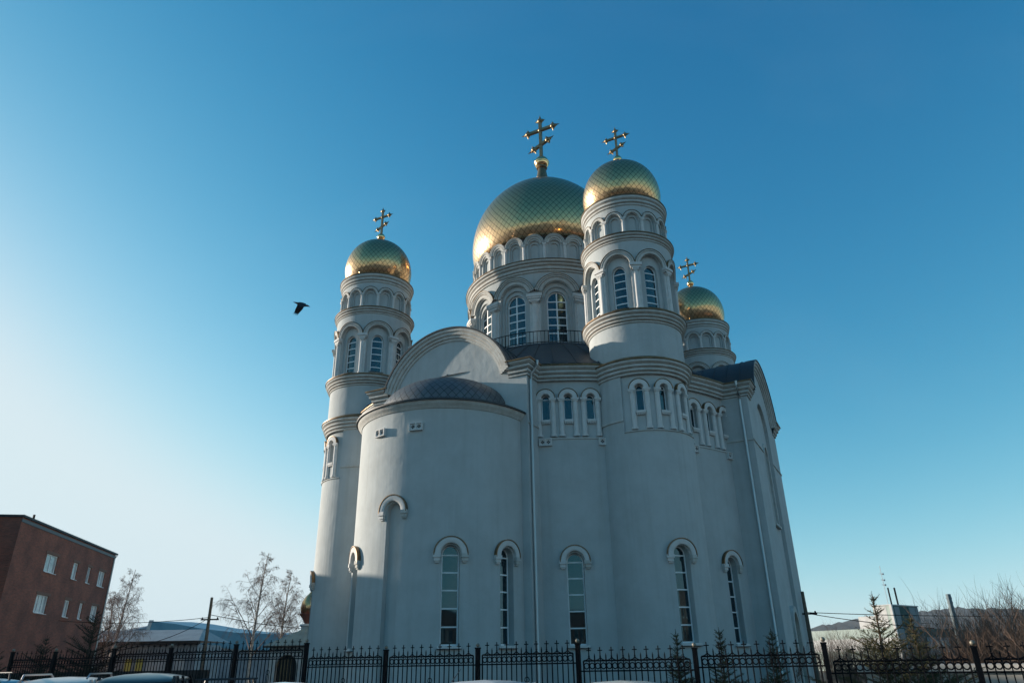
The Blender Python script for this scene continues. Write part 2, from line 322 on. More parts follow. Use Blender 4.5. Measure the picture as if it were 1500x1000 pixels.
# main cornice used on arms and curved walls
CORN = [(0, 16.95), (.09, 16.98), (.09, 17.12), (.18, 17.17), (.18, 17.34), (.30, 17.41), (.30, 17.58), (.42, 17.68), (.42, 17.78)]
CFL = [(.42, 17.78), (.50, 17.79), (.50, 17.85), (.0, 18.02)]
def tower(cx, cy, diag, ph8, ph14, lateral=0):
    b = MB().m(PL); mp = cyl(cx, cy, 2.80, rad(diag)); k = 2.80*pi/180
    small = [(a*k, .25, 14.62, 15.90) for a in (-29, 0, 29)]
    pan = 50*k; low = (0, .46, 2.7, 6.85)
    full = 180*k
    # lower shaft with window; panel zone recessed
    wall(b, mp, -full, full, 0, 13.45, [low], ds=.25)
    reveal(b, mp, low, 0, -.5)
    wall(b, mp, pan, 2*full-pan, 13.45, 16.9, ds=.25)
    wall(b, mp, -pan, pan, 13.45, 16.9, small, d=-.10, ds=.2)
    for o in small: reveal(b, mp, o, -.10, -.35)
    b.quad(mp(-pan, 13.45, 0), mp(-pan, 13.45, -.1), mp(-pan, 16.9, -.1), mp(-pan, 16.9, 0))
    b.quad(mp(pan, 13.45, -.1), mp(pan, 13.45, 0), mp(pan, 16.9, 0), mp(pan, 16.9, -.1))
    ss = steps(-pan, pan, .25)
    for a, c in zip(ss, ss[1:]): b.quad(mp(a, 13.45, 0), mp(c, 13.45, 0), mp(c, 13.45, -.1), mp(a, 13.45, -.1))
    b.lathe((cx, cy), [(2.84, 17.7), (2.84, 20.15)], 96)
    # wall core between zones
    t = b.build('corner_tower', church)
    # --- trim of the panel
    c = MB().m(TR)
    bx(c, mp, pan, 2*full-pan, 14.1, 14.16, 0, .07, .25); bx(c, mp, pan, 2*full-pan, 14.16, 14.22, 0, .04, .25)
    c.lathe((cx, cy), [(2.72, 13.38), (2.86, 13.42), (2.86, 13.47), (2.72, 13.5)], 40, diag-50, diag+50)
    c.build('string_course', t); smallset(t, mp, small, 13.55)
    piece('window_hood', t, hood, mp, 0, low[3], .50, .82); piece('window_sill', t, sill, mp, 0)
    for o in small:
        window(mp, o, -.33, t, 1, 1, .045)
    window(mp, low, -.42, t, 5, 1, .06)
    # --- big arcade 20.85 .. 25.9
    R1 = 2.80; m1 = cyl(cx, cy, R1, rad(ph8)); k1 = R1*pi/180; w = MB().m(PL)
    big = [(a*45*k1, .80, 21.0, 23.85) for a in range(8)]
    wall(w, m1, -22.5*k1, 337.5*k1, 20.8, 25.95, big, ds=.2)
    inn = []
    for o in big:
        reveal(w, m1, o, 0, -.22)
        i_ = (o[0], .47, 21.0, 23.55); inn.append(i_)
        ap = arc_pts(o[0], .80, 23.85)
        wall(w, m1, o[0]-.8, o[0]+.8, 21.0, 25, [i_], d=-.22, ztop=lambda s, c0=o[0]: 23.85+sqrt(max(0, .64-(s-c0)**2)), ds=.08)
        reveal(w, m1, i_, -.22, -.50)
    w.build('arcade_wall', t)
    def barch(w, o):
        ringarch(w, m1, o[0], 23.9, [(.80, 0), (.80, .10), (.84, .12), (.97, .12), (.99, .16), (1.06, .16), (1.08, .12)])
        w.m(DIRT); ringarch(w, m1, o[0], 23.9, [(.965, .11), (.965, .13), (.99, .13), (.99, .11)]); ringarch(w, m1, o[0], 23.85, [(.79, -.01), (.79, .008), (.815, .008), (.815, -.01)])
        w.m(FLM); ringarch(w, m1, o[0], 23.9, [(1.08, 0), (1.08, .19), (1.105, .19), (1.105, 0)])
    def bcol(w, s0):
        bx(w, m1, s0-.26, s0+.26, 20.85, 23.45, 0, .06); column(w, m1, s0, 20.85, 23.62, .14, .06)
        bx(w, m1, s0-.29, s0+.29, 23.62, 23.74, 0, .24, .15); bx(w, m1, s0-.34, s0+.34, 23.74, 23.92, 0, .30, .15)
    def bsill(w, o): w.m(RF); bx(w, m1, o[0]-.52, o[0]+.52, 20.98, 21.02, -.3, .05)
    for o in big:
        piece('arch_moulding', t, barch, o); piece('column', t, bcol, o[0]+22.5*k1); piece('window_sill', t, bsill, o)
    for i_ in inn: window(m1, i_, -.44, t, 5, 1, .06)
    # --- blind arcade 26.3 .. 28.4
    R2 = 2.62; m2 = cyl(cx, cy, R2, rad(ph14)); k2 = R2*pi/180; sp = 360/14; w = MB().m(PL)
    bl = [(a*sp*k2, .40, 26.45, 27.35) for a in range(14)]
    wall(w, m2, -sp/2*k2, (360-sp/2)*k2, 26.2, 28.55, bl, ds=.2)
    for o in bl:
        reveal(w, m2, o, 0, -.13)
        i_ = (o[0], .27, 26.5, 27.3)
        wall(w, m2, o[0]-.4, o[0]+.4, 26.45, 28, [i_], d=-.13, ztop=lambda s, c0=o[0]: 27.35+sqrt(max(0, .16-(s-c0)**2)), ds=.1)
        reveal(w, m2, i_, -.13, -.22); fill(w, m2, i_, -.22)
    w.build('blind_arcade', t)
    def larch(w, o):
        ringarch(w, m2, o[0], 27.38, [(.41, 0), (.41, .08), (.45, .10), (.55, .10), (.585, .06)], n=12)
        w.m(FLM); ringarch(w, m2, o[0], 27.38, [(.585, 0), (.585, .115), (.60, .115), (.60, 0)], n=12)
    for o in bl:
        piece('arch_moulding', t, larch, o); piece('column', t, column, m2, o[0]+sp/2*k2, 26.3, 27.42, .10, .03)
    # --- cornices
    for pr in ([(2.80, 16.72), (2.88, 16.76), (2.88, 16.9), (2.97, 16.95), (2.97, 17.12), (3.06, 17.17), (3.06, 17.34), (3.17, 17.42), (3.17, 17.56), (3.22, 17.57), (3.22, 17.63), (2.84, 17.85)],
               [(2.84, 19.95), (2.91, 19.98), (2.91, 20.10), (3.0, 20.14), (3.0, 20.27), (3.09, 20.32), (3.09, 20.46), (3.2, 20.54), (3.2, 20.68), (3.25, 20.69), (3.25, 20.75), (2.70, 20.95)],
               [(2.78, 25.62), (2.86, 25.66), (2.86, 25.78), (2.93, 25.82), (2.93, 25.95), (3.01, 26.0), (3.01, 26.12), (3.05, 26.13), (3.05, 26.18), (2.5, 26.36)],
               [(2.62, 28.35), (2.69, 28.4), (2.69, 28.56), (2.76, 28.6), (2.76, 28.8), (2.84, 28.88), (2.84, 29.05), (2.88, 29.06), (2.88, 29.11), (2.2, 29.36)]):
        w = MB().m(TR); w.lathe((cx, cy), pr[:-3], 96); dirt_lathe(w, (cx, cy), pr[:-3]); w.m(FLM); w.lathe((cx, cy), pr[-4:], 96); w.build('cornice', t)
    w = MB().m(GOLDS)
    prof = [(2.05, 29.1), (2.3, 29.35), (2.5, 29.8), (2.6, 30.3), (2.62, 30.7), (2.56, 31.2), (2.42, 31.7), (2.18, 32.2), (1.83, 32.65), (1.38, 33.02), (.9, 33.28), (.5, 33.45), (.25, 33.58), (.14, 33.75), (.12, 33.9)]
    P2 = []
    for i in range(len(prof)-1):
        for q in range(3):
            p0 = prof[max(i-1, 0)]; p1 = prof[i]; p2 = prof[i+1]; p3 = prof[min(i+2, len(prof)-1)]; u = q/3
            P2.append(tuple(.5*((2*p1[j])+(-p0[j]+p2[j])*u+(2*p0[j]-5*p1[j]+4*p2[j]-p3[j])*u*u+(-p0[j]+3*p1[j]-3*p2[j]+p3[j])*u**3) for j in (0, 1)))
    P2.append(prof[-1])
    w.lathe((cx, cy), P2, 96, uvl=True); w.build('dome', t, 60)
    w = MB().m(GOLDP); w.ball((cx, cy, 34.05), .32, 20, 12); w.lathe((cx, cy), [(.12, 33.7), (.16, 33.78), (.12, 33.84), (.09, 34.3)], 16); w.build('ball', t, 60)
    cross(cx, cy, 34.25, 2.6, t)
    return t
def cross(cx, cy, z0, H, parent):
    """eight-pointed cross in the local V plane (x = cx)"""
    b = MB().m(BR); t = H*.027
    def bar(y0, z0_, y1, z1_):
        d = Vector((0, y1-y0, z1_-z0_)); n = Vector((0, -d.z, d.y)).normalized()*t; x = Vector((t, 0, 0))
        p0 = Vector((cx, cy+y0, z0_)); p1 = Vector((cx, cy+y1, z1_))
        c = [p0-n-x, p0+n-x, p0+n+x, p0-n+x, p1-n-x, p1+n-x, p1+n+x, p1-n+x]
        b.add(c, [(0, 1, 2, 3), (7, 6, 5, 4), (0, 4, 5, 1), (1, 5, 6, 2), (2, 6, 7, 3), (3, 7, 4, 0)])
    def node(y, z, dy, dz):
        b.ball((cx, cy+y, z), H*.056, 10, 8)
        for (a, c, L) in ((dy, dz, 1.3), (-dz, dy, 1), (dz, -dy, 1)):
            p = Vector((cx, cy+y, z)); d = Vector((0, a, c)).normalized(); s = Vector((0, -d.z, d.y)); x = Vector((1, 0, 0))
            b0 = p+d*H*.035; w = H*.034; q = [b0+s*w, b0+x*w, b0-s*w, b0-x*w, p+d*H*.118*L]
            b.add(q, [(0, 1, 4), (1, 2, 4), (2, 3, 4), (3, 0, 4)])
            b.ball(tuple(p+d*H*.055), H*.030, 6, 4)
    zt = z0+H*.93; ym = H*.27; zm = z0+H*.68; yl = H*.15; zl = z0+H*.33
    bar(0, z0-H*.03, 0, zt); bar(-ym, zm, ym, zm); bar(-yl, zl-.075*H, yl, zl+.055*H)
    node(0, zt-.02*H, 0, 1); node(-ym, zm, -1, 0); node(ym, zm, 1, 0); node(-yl, zl-.075*H, -1, -.4); node(yl, zl+.055*H, 1, .4)
    b.ball((cx, cy, zm), H*.05, 12, 8)
    for a in range(8): # little rays at the crossing
        aa = rad(22.5+45*a); b.tube([(cx, cy, zm), (cx, cy+cos(aa)*H*.10, zm+sin(aa)*H*.10)], [t*.35, t*.1], 4)
    b.build('cross', parent, 40)
tower(A-.06, A+.19, 45, 3, 3)
tower(A, -A, -45, 1, 3)
tower(-A, A, 135, 3, 3)
tower(-A, -A, 225, 3, 3)
# --- arms
def arm(k, Lf, hw, apse=False, portal=False):
    """one cross arm; built pointing to +x of a frame turned k*90 degrees"""
    ck, sk = [(1, 0), (0, 1), (-1, 0), (0, -1)][k]
    R = lambda x, y: (x*ck-y*sk, x*sk+y*ck)
    o = R(Lf, 0); t = R(0, 1)
    mf = flat(o[0], o[1], t[0], t[1])
    RA, ZC = 4.30, 16.35
    top = lambda s: max(17.0, ZC+sqrt(max(0, RA*RA-s*s)))+.3
    b = MB().m(PL); ops = []
    if portal:
        ops = [(0, 1.9, .4, 16.3-.2)]
    if apse: wall(b, mf, -hw, hw, 0, 20.6, [], ds=.3, ztop=lambda s: min(20.6, top(s)))
    else:
        wall(b, mf, -hw, hw, 0, 20.6, ops, ds=.3, ztop=lambda s: min(20.6, top(s)))
        if portal:
            reveal(b, mf, ops[0], 0, -.22)
            win = (0, .62, 9.9, 14.3); door = (0, 1.15, .4, 3.9)
            wall(b, mf, -1.9, 1.9, .4, 18, [win], d=-.22, ztop=lambda s: 16.1+sqrt(max(0, 3.61-s*s)), ds=.15)
            reveal(b, mf, win, -.22, -.5)
    for q in (-1, 1): # returns
        p0 = R(Lf-3, q*hw); p1 = R(Lf, q*hw)
        if q < 0: ms = flat(p0[0], p0[1], p1[0]-p0[0], p1[1]-p0[1])
        else: ms = flat(p1[0], p1[1], p0[0]-p1[0], p0[1]-p1[1])
        wall(b, ms, 0, 3, 0, 18.0, ds=.6)
        b.m(TR); bx(b, ms, 0, 3, 14.12, 14.22, 0, .06); b.m(PL)
    b.m(TR)
    if not apse:
        bx(b, mf, -hw, -1.9, 14.12, 14.22, 0, .06); bx(b, mf, 1.9, hw, 14.12, 14.22, 0, .06)
    w = b.build('arm_wall', church)
    if portal:
        window(mf, win, -.42, w, 6, 3, .07, one=False)
        def wsur(c):
            ringarch(c, mf, 0, 14.3, [(.66, -.22), (.66, -.08), (.9, -.08), (.92, -.22)])
            bx(c, mf, -.95, -.65, 9.8, 14.3, -.22, -.1); bx(c, mf, .65, .95, 9.8, 14.3, -.22, -.1); bx(c, mf, -1.05, 1.05, 9.66, 9.8, -.22, -.02)
        piece('window_surround', w, wsur)
        def grille(c):
            c.m(BR)
            for i in range(7): bx(c, mf, -.6, .6, 12.2+i*.35, 12.25+i*.35, -.36, -.33)
            for i in range(5): ringarch(c, mf, -.5+.25*i, 12.6+.3*(i % 3), [(.1, -.35), (.1, -.32), (.13, -.32), (.13, -.35)], 0, 360)
        piece('window_grille', w, grille)
        def dsur(c): ringarch(c, mf, 0, 3.6, [(.95, -.22), (.95, .06), (1.3, .06), (1.32, -.22)]); bx(c, mf, -1.3, -.95, 0, 3.6, -.22, .06); bx(c, mf, .95, 1.3, 0, 3.6, -.22, .06)
        piece('door_surround', w, dsur)
        def dleaf(c): c.m(BR); fill(c, mf, (0, .95, 0, 3.6), -.2)
        piece('door', w, dleaf)
    # gable arch moulding
    g = MB().m(TR); a0 = math.degrees(math.asin((17.75-ZC)/(RA+.1)))
    g_prof = [(RA-.45, 0), (RA-.45, .07), (RA-.30, .09), (RA-.28, .17), (RA-.12, .19), (RA-.10, .28), (RA+.08, .30), (RA+.10, .38), (RA+.26, .40), (RA+.27, .1)]
    ringarch(g, mf, 0, ZC, g_prof, a0-4, 184-a0, 40)
    g.m(DIRT)
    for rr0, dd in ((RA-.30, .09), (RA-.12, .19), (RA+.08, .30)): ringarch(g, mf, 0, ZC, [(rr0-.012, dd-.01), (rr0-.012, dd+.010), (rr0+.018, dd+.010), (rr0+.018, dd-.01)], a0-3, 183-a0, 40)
    g.m(RF); ringarch(g, mf, 0, ZC, [(RA+.27, -.2), (RA+.27, .46), (RA+.36, .46), (RA+.36, -.2)], a0-3, 183-a0, 40)
    g.build('gable_moulding', w)
    # barrel roof with standing seams
    r = MB().m(RF)
    mr = lambda x: [R(x, -(RA+.33)*cos(rad(a))) + (ZC+(RA+.33)*sin(rad(a)),) for a in lin(a0-2, 182-a0, 30)]
    xs = [Lf+.05, 6.2]; r.grid([mr(x) for x in xs][::-1])
    x = Lf-.5
    while x > 6.5:
        for dx0, dr0, dx1, dr1 in ((0, 0, 0, .05), (0, .05, .04, .05), (.04, .05, .04, 0)):
            rows = [[R(x+dx, -(RA+.33+dr)*cos(rad(a)))+(ZC+(RA+.33+dr)*sin(rad(a)),) for a in lin(a0-2, 182-a0, 30)] for dx, dr in ((dx0, dr0), (dx1, dr1))]
            r.grid(rows)
        x -= .85
    r.build('barrel_roof', church)
    # flashed cap of the corner cornice
    return w, mf
HU, HV = 5.4, 5.4
LU, LV = 15.4, 15.8
wu, mfu = arm(0, LU, HU, apse=True)
wv, mfv = arm(1, LV, HV, portal=True)
arm(2, LU, HU); arm(3, LU, HV)
# --- curved walls + cornices, one per quadrant
def quadrant(k, L0, L1, wa, ox=0, oy=0, wl=(27.6, 63.4)):
    ck, sk = [(1, 0), (0, 1), (-1, 0), (0, -1)][k]
    R = lambda x, y: (x*ck-y*sk, x*sk+y*ck)
    Rc = 15.0; m = cyl(*R(ox, oy), Rc, rad(90*k)); kk = Rc*pi/180
    pa = math.degrees(math.asin((5.4-oy)/Rc)); pb = math.degrees(math.acos((5.4-ox)/Rc)); xa = ox+Rc*cos(rad(pa)); yb = oy+Rc*sin(rad(pb))
    b = MB().m(PL)
    sm = [a*kk for a in wa]; low = [(wl[0]*kk, .46, 2.7, 6.75), (wl[1]*kk, .46, 2.7, 6.75)]
    wall(b, m, pa*kk, pb*kk, 0, 13.5, low, ds=.3)
    for o in low: reveal(b, m, o, 0, -.5)
    smo = [(s, .25, 14.62, 15.90) for s in sm]
    pl0 = pa*kk; pl1 = pb*kk
    wall(b, m, pl0, pl1, 13.5, 17.1, smo, d=-.10, ds=.25)
    for o in smo: reveal(b, m, o, -.10, -.36)
    ss = steps(pl0, pl1, .4)
    for a, c in zip(ss, ss[1:]): b.quad(m(a, 13.5, 0), m(c, 13.5, 0), m(c, 13.5, -.1), m(a, 13.5, -.1))
    w = b.build('curved_wall', church)
    c = MB().m(TR)
    for a, e in zip(ss, ss[1:]): bx(c, m, a, e, 13.43, 13.52, 0, .05)
    c.build('string_course', w); smallset(w, m, smo, 13.6)
    for o in low:
        piece('window_hood', w, hood, m, o[0], o[3]+.05, .50, .80); piece('window_sill', w, sill, m, o[0])
    for o in smo: window(m, o, -.33, w, 1, 1, .045)
    for o in low: window(m, o, -.42, w, 5, 1, .06, one=False)
    # cornice path: gable face -> corner -> curve -> corner -> gable face
    path = [R(L0, 4.25), R(L0, 5.4), R(xa, 5.4)] + [R(ox+Rc*cos(rad(a)), oy+Rc*sin(rad(a))) for a in lin(pa, pb, 24)[1:-1]] + [R(5.4, yb), R(5.4, L1), R(4.25, L1)]
    c = MB().m(TR)
    sweep_plan(c, [(p[0], p[1]) for p in path], CORN); c.m(DIRT)
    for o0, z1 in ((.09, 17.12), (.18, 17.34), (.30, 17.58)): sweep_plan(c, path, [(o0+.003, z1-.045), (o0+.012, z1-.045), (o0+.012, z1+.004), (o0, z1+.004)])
    c.m(FLM); sweep_plan(c, path, CFL)
    c.build('cornice', w)
    # vents under the band
    for a in (21.3, 34.2, 56, 68.5): piece('vent_grille', w, vent, m, a*kk, 13.05)
def vent(v, m, s0, z0):
    v.m(TRW); bx(v, m, s0-.36, s0+.36, z0, z0+.42, 0, .10)
    bx(v, m, s0-.36, s0-.30, z0, z0+.42, .10, .16); bx(v, m, s0+.30, s0+.36, z0, z0+.42, .10, .16); bx(v, m, s0-.30, s0+.30, z0, z0+.05, .10, .16); bx(v, m, s0-.30, s0+.30, z0+.37, z0+.42, .10, .16); bx(v, m, s0-.03, s0+.03, z0+.05, z0+.37, .10, .16)
    v.m(DK)
    for q in (-.165, .165):
        for a, b_ in ((.06, 0), (-.06, 0), (0, .06), (0, -.06)):
            c0 = [m(s0+q+a+.042*cos(2*pi*i/8), z0+.21+b_+.042*sin(2*pi*i/8), .104) for i in range(8)]
            v.add(c0, [tuple(range(8))])
quadrant(0, LU, LV, (21.6, 26.6, 31.6, 57.6, 62.8, 68.0), -.05, .32, (26.4, 63.2))
quadrant(1, LV, LU, (22.3, 27.3, 32.3, 58.2, 63.2, 68.2))
quadrant(2, LU, LU, (22.3, 27.3, 32.3, 58.2, 63.2, 68.2))
quadrant(3, LU, LU, (22.3, 27.3, 32.3, 58.2, 63.2, 68.2))
# --- skirt roof
b = MB().m(RF); b.lathe((0, 0), [(15.5, 17.93), (13, 19.6), (10, 21.5), (8.0, 22.55), (7.9, 22.7)], 96)
for i in range(72):
    a = 2*pi*i/72
    pts = [(15.45, 17.97), (13, 19.62), (10, 21.53), (8.0, 22.58)]
    P = [Vector((r*cos(a), r*sin(a), z)) for r, z in pts]; n = Vector((-sin(a), cos(a), 0))*.02
    b.grid([[p-n for p in P], [p-n+Vector((0, 0, .06)) for p in P], [p+n+Vector((0, 0, .06)) for p in P], [p+n for p in P]])
b.build('skirt_roof', church, 25)
# --- apse
AX, AR = 15.2, 4.95
ma_ = cyl(AX, 0, AR, 0); ka = AR*pi/180
b = MB().m(PL)
niche = (0.9*ka, .42, 0.3, 8.98); lows = [(s*ka, .46, 2.7, 6.78) for s in (-36.2, 36.2, -71.8, 71.8)]
wall(b, ma_, -92*ka, 92*ka, 0, 14.75, lows+[niche], ds=.2)
for o in lows: reveal(b, ma_, o, 0, -.5)
reveal(b, ma_, niche, 0, -.28); fill(b, ma_, niche, -.28)
ap = b.build('apse_wall', church)
for o in lows: piece('window_hood', ap, hood, ma_, o[0], o[3]+.03, .50, .82); piece('window_sill', ap, sill, ma_, o[0])
piece('window_hood', ap, hood, ma_, niche[0], niche[3], .50, .82)
for o in lows: window(ma_, o, -.42, ap, 5, 1, .06, one=False)
v = MB(); vent(v, ma_, 13.6*ka, 13.05); v.build('vent_grille', ap)
v = MB(); vent(v, ma_, -12.8*ka, 13.05); v.build('vent_grille', ap)
c = MB().m(TR); c.lathe((AX, 0), [(4.9, 14.22), (5.0, 14.25), (5.04, 14.34), (5.13, 14.42), (5.2, 14.52), (5.22, 14.62)], 72, -93, 93)
c.m(RF); c.lathe((AX, 0), [(5.22, 14.62), (5.32, 14.62), (5.32, 14.70), (5.0, 14.82)], 72, -93, 93); c.build('cornice', ap)
c = MB().m(APT); ARH = 3.1
c.lathe((AX, 0), [(5.25, 14.74), (4.6, 14.9), (4.15, 15.05)]+[(4.08*cos(rad(t)), 15.05+2.4*sin(rad(t))) for t in lin(5, 89.5, 24)], 72, -93, 93, uvl=True)
c.build('apse_roof', ap, 60)
# --- drain pipes
def pipe(x, y, top, off):
    b = MB().m(PIPE)
    b.tube([(x+off[0]*1.6, y+off[1]*1.6, top), (x+off[0]*1.5, y+off[1]*1.5, top-.25), (x+off[0]*.3, y+off[1]*.3, top-.8), (x, y, top-1.1), (x, y, .3), (x+off[0]*.3, y+off[1]*.3, .1)], .085, 10)
    for z in (2, 4.4, 6.8, 9.2, 11.6, 14): b.tube([(x, y, z), (x, y, z+.07)], .105, 10)
    b.build('drain_pipe', church)
pipe(15.12, 5.52, 17.85, (0, .28)); pipe(5.52, 15.36, 17.85, (.28, 0))
# --- main drum
def drum():
    R = 6.5; ph = 1; m = cyl(0, 0, R, rad(ph)); k = R*pi/180
    b = MB().m(PL)
    ops = [(30*i*k, 1.20, 23.0, 27.25) for i in range(12)]
    wall(b, m, -15*k, 345*k, 22.6, 30.2, ops, ds=.25)
    inn = []
    for o in ops:
        reveal(b, m, o, 0, -.20); o2 = (o[0], 1.0, 23.0, 27.1)
        wall(b, m, o[0]-1.2, o[0]+1.2, 23.0, 29, [o2], d=-.20, ztop=lambda s, c0=o[0]: 27.25+sqrt(max(0, 1.44-(s-c0)**2)), ds=.1)
        reveal(b, m, o2, -.20, -.34); o3 = (o[0], .82, 23.0, 26.95); inn.append(o3)
        wall(b, m, o[0]-1.0, o[0]+1.0, 23.0, 29, [o3], d=-.34, ztop=lambda s, c0=o[0]: 27.1+sqrt(max(0, 1.0-(s-c0)**2)), ds=.1)
        reveal(b, m, o3, -.34, -.62)
    w = b.build('drum_wall', church)
    def darch(c, o):
        ringarch(c, m, o[0], 27.3, [(1.20, 0), (1.20, .10), (1.26, .13), (1.48, .13), (1.50, .20), (1.60, .20), (1.62, .26), (1.72, .26)], 14, 166, 24)
        c.m(DIRT)
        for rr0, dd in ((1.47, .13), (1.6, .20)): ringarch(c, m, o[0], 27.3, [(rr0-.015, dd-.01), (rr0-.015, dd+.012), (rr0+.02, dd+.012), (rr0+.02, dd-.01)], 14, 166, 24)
        c.m(FLM); ringarch(c, m, o[0], 27.3, [(1.72, 0), (1.72, .30), (1.75, .30), (1.75, 0)], 14, 166, 24)
    def dcol(c, s0):
        bx(c, m, s0-.40, s0+.40, 22.7, 26.6, 0, .10, .2); column(c, m, s0, 22.7, 26.75, .26, .10)
        bx(c, m, s0-.44, s0+.44, 26.75, 26.9, 0, .34, .2); bx(c, m, s0-.50, s0+.50, 26.9, 27.05, 0, .42, .2); bx(c, m, s0-.56, s0+.56, 27.05, 27.3, 0, .46, .2)
    for o in ops: piece('arch_moulding', w, darch, o); piece('column', w, dcol, o[0]+15*k)
    for o in inn: window(m, o, -.56, w, 6, 2, .085)
    c = MB().m(TR); c.lathe((0, 0), [(6.5, 29.3), (6.6, 29.34), (6.6, 29.5), (6.68, 29.54), (6.68, 29.78), (6.80, 29.86), (6.80, 30.02), (6.92, 30.08), (6.92, 30.22)], 120)
    dirt_lathe(c, (0, 0), [(6.6, 29.34), (6.6, 29.5), (6.68, 29.54), (6.68, 29.78), (6.80, 29.86), (6.80, 30.02)], 120, t=.045)
    c.m(FLM); c.lathe((0, 0), [(6.92, 30.22), (6.97, 30.23), (6.97, 30.29), (6.1, 30.42)], 120); c.build('cornice', w)
    # kokoshnik arcade
    R = 6.2; m = cyl(0, 0, R, rad(ph)); k = R*pi/180; b = MB().m(PL)
    ops = [(15*i*k, .46, 30.45, 31.95) for i in range(24)]
    h = 7.5*k
    zt = lambda s: 32.08+sqrt(max(0, .80**2-((s+h) % (2*h)-h)**2))
    wall(b, m, -h, 360*k-h, 30.2, 32, ops, ds=.1, ztop=zt)
    for o in ops:
        reveal(b, m, o, 0, -.16); o2 = (o[0], .33, 30.5, 31.85)
        wall(b, m, o[0]-.46, o[0]+.46, 30.45, 32, [o2], d=-.16, ztop=lambda s, c0=o[0]: 31.95+sqrt(max(0, .2116-(s-c0)**2)), ds=.1)
        reveal(b, m, o2, -.16, -.26); fill(b, m, o2, -.26)
    b.build('blind_arcade', w)
    def karch(c, o):
        ringarch(c, m, o[0], 32.08, [(.47, 0), (.47, .08), (.53, .10), (.62, .10), (.64, .16), (.73, .16), (.75, .20), (.80, .20), (.80, -.3)], n=16); c.m(DIRT)
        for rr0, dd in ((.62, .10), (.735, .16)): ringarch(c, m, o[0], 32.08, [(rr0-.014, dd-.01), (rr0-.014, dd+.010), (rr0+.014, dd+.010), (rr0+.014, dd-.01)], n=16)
    for o in ops: piece('arch_moulding', w, karch, o); piece('column', w, column, m, o[0]+h, 30.35, 32.05, .12, .03)
    c = MB().m(DK); c.lathe((0, 0), [(5.8, 30.4), (5.8, 33.3)], 96); c.build('drum_neck', w)
    # balcony
    c = MB().m(TR); c.lathe((0, 0), [(7.55, 22.35), (7.8, 22.5), (7.8, 22.6)], 96); c.m(RF); c.lathe((0, 0), [(7.85, 22.6), (7.85, 22.68), (6.3, 22.75)], 96); c.build('balcony_floor', w)
    c = MB().m(IR); N = 180
    for z in (23.72, 22.85): c.tube([(7.75*cos(2*pi*i/96), 7.75*sin(2*pi*i/96), z) for i in range(97)], .034, 5)
    for i in range(N):
        a = 2*pi*i/N; x, y = 7.75*cos(a), 7.75*sin(a); c.tube([(x, y, 22.66), (x, y, 23.72)], .04 if i % 12 == 0 else .02, 4)
    c.build('balcony_railing', w)
    # dome
    prof = [(5.75, 33.0), (6.0, 33.1), (6.2, 33.5), (6.36, 34.1), (6.42, 34.9), (6.36, 35.8), (6.12, 36.9), (5.68, 38.0), (5.0, 39.1), (4.1, 40.1), (3.1, 40.9), (2.1, 41.5), (1.3, 41.95), (.85, 42.3), (.62, 42.8)]
    P2 = []
    for i in range(len(prof)-1):
        for q in range(3):
            p0 = prof[max(i-1, 0)]; p1 = prof[i]; p2 = prof[i+1]; p3 = prof[min(i+2, len(prof)-1)]; u = q/3
            P2.append(tuple(.5*((2*p1[j])+(-p0[j]+p2[j])*u+(2*p0[j]-5*p1[j]+4*p2[j]-p3[j])*u*u+(-p0[j]+3*p1[j]-3*p2[j]+p3[j])*u**3) for j in (0, 1)))
    P2.append(prof[-1])
    c = MB().m(GOLD); c.lathe((0, 0), P2, 128, uvl=True); d = c.build('main_dome', church, 60)
    c = MB().m(BR); c.lathe((0, 0), [(.78, 42.4), (.62, 42.8), (.5, 43.3), (.40, 43.9), (.36, 44.15), (.5, 44.2), (.5, 44.3)], 32); c.build('dome_neck', d)
    c = MB().m(GOLDP); c.ball((0, 0, 44.85), .68, 28, 16); c.lathe((0, 0), [(.69, 44.75), (.72, 44.8), (.72, 44.9), (.69, 44.95)], 28); c.build('ball', d, 60)
    cross(0, 0, 45.45, 4.9, d)
drum()
# ================================================================== surroundings
def structure(o): o['kind'] = 'structure'; return o
def noisemat(name, c1, c2, sc, rough=.9, bump=(30, .3)): return mat(name, c1, rough, noise=(sc, 1, c2), bump=bump, spec=.2)
ASPH = noisemat('asphalt', (.050, .050, .052), (.035, .034, .034), 1.2)
SOIL = noisemat('dry_soil', (.085, .072, .055), (.05, .048, .032), .35)
CONC = noisemat('concrete', (.33, .32, .30), (.20, .19, .18), 1.6)
b = MB().m(SOIL); rr = [0, 30, 80, 200, 600, 1500, 2400, 2950]
b.grid([[(r*cos(2*pi*j/48), 30+r*sin(2*pi*j/48), -.02) for j in range(48)] for r in rr][::-1], True)
structure(b.build('ground'))
def strip(name, mt, P0, P1, w0, w1, z):
    """band along the street line P0-P1 between offsets w0..w1 (towards the camera)"""
    d = Vector((P1[0]-P0[0], P1[1]-P0[1])).normalized(); n = Vector((d.y, -d.x)); b = MB().m(mt); rows = []
    for w in (w1, w0): rows.append([(P0[0]+(P1[0]-P0[0])*t+n.x*w, P0[1]+(P1[1]-P0[1])*t+n.y*w, z) for t in lin(0, 1, 20)])
    b.grid(rows); return structure(b.build(name))
F0 = Vector((-16.75, 25.45)); FD = Vector((2.26, -1.07)).normalized(); FN = Vector((FD.y, -FD.x))
A0 = F0-FD*40; A1 = F0+FD*80
strip('road', ASPH, A0, A1, 1.9, 26, .0)
strip('pavement', CONC, A0, A1, .35, 1.75, .12)
k = MB().m(CONC); kn = FN
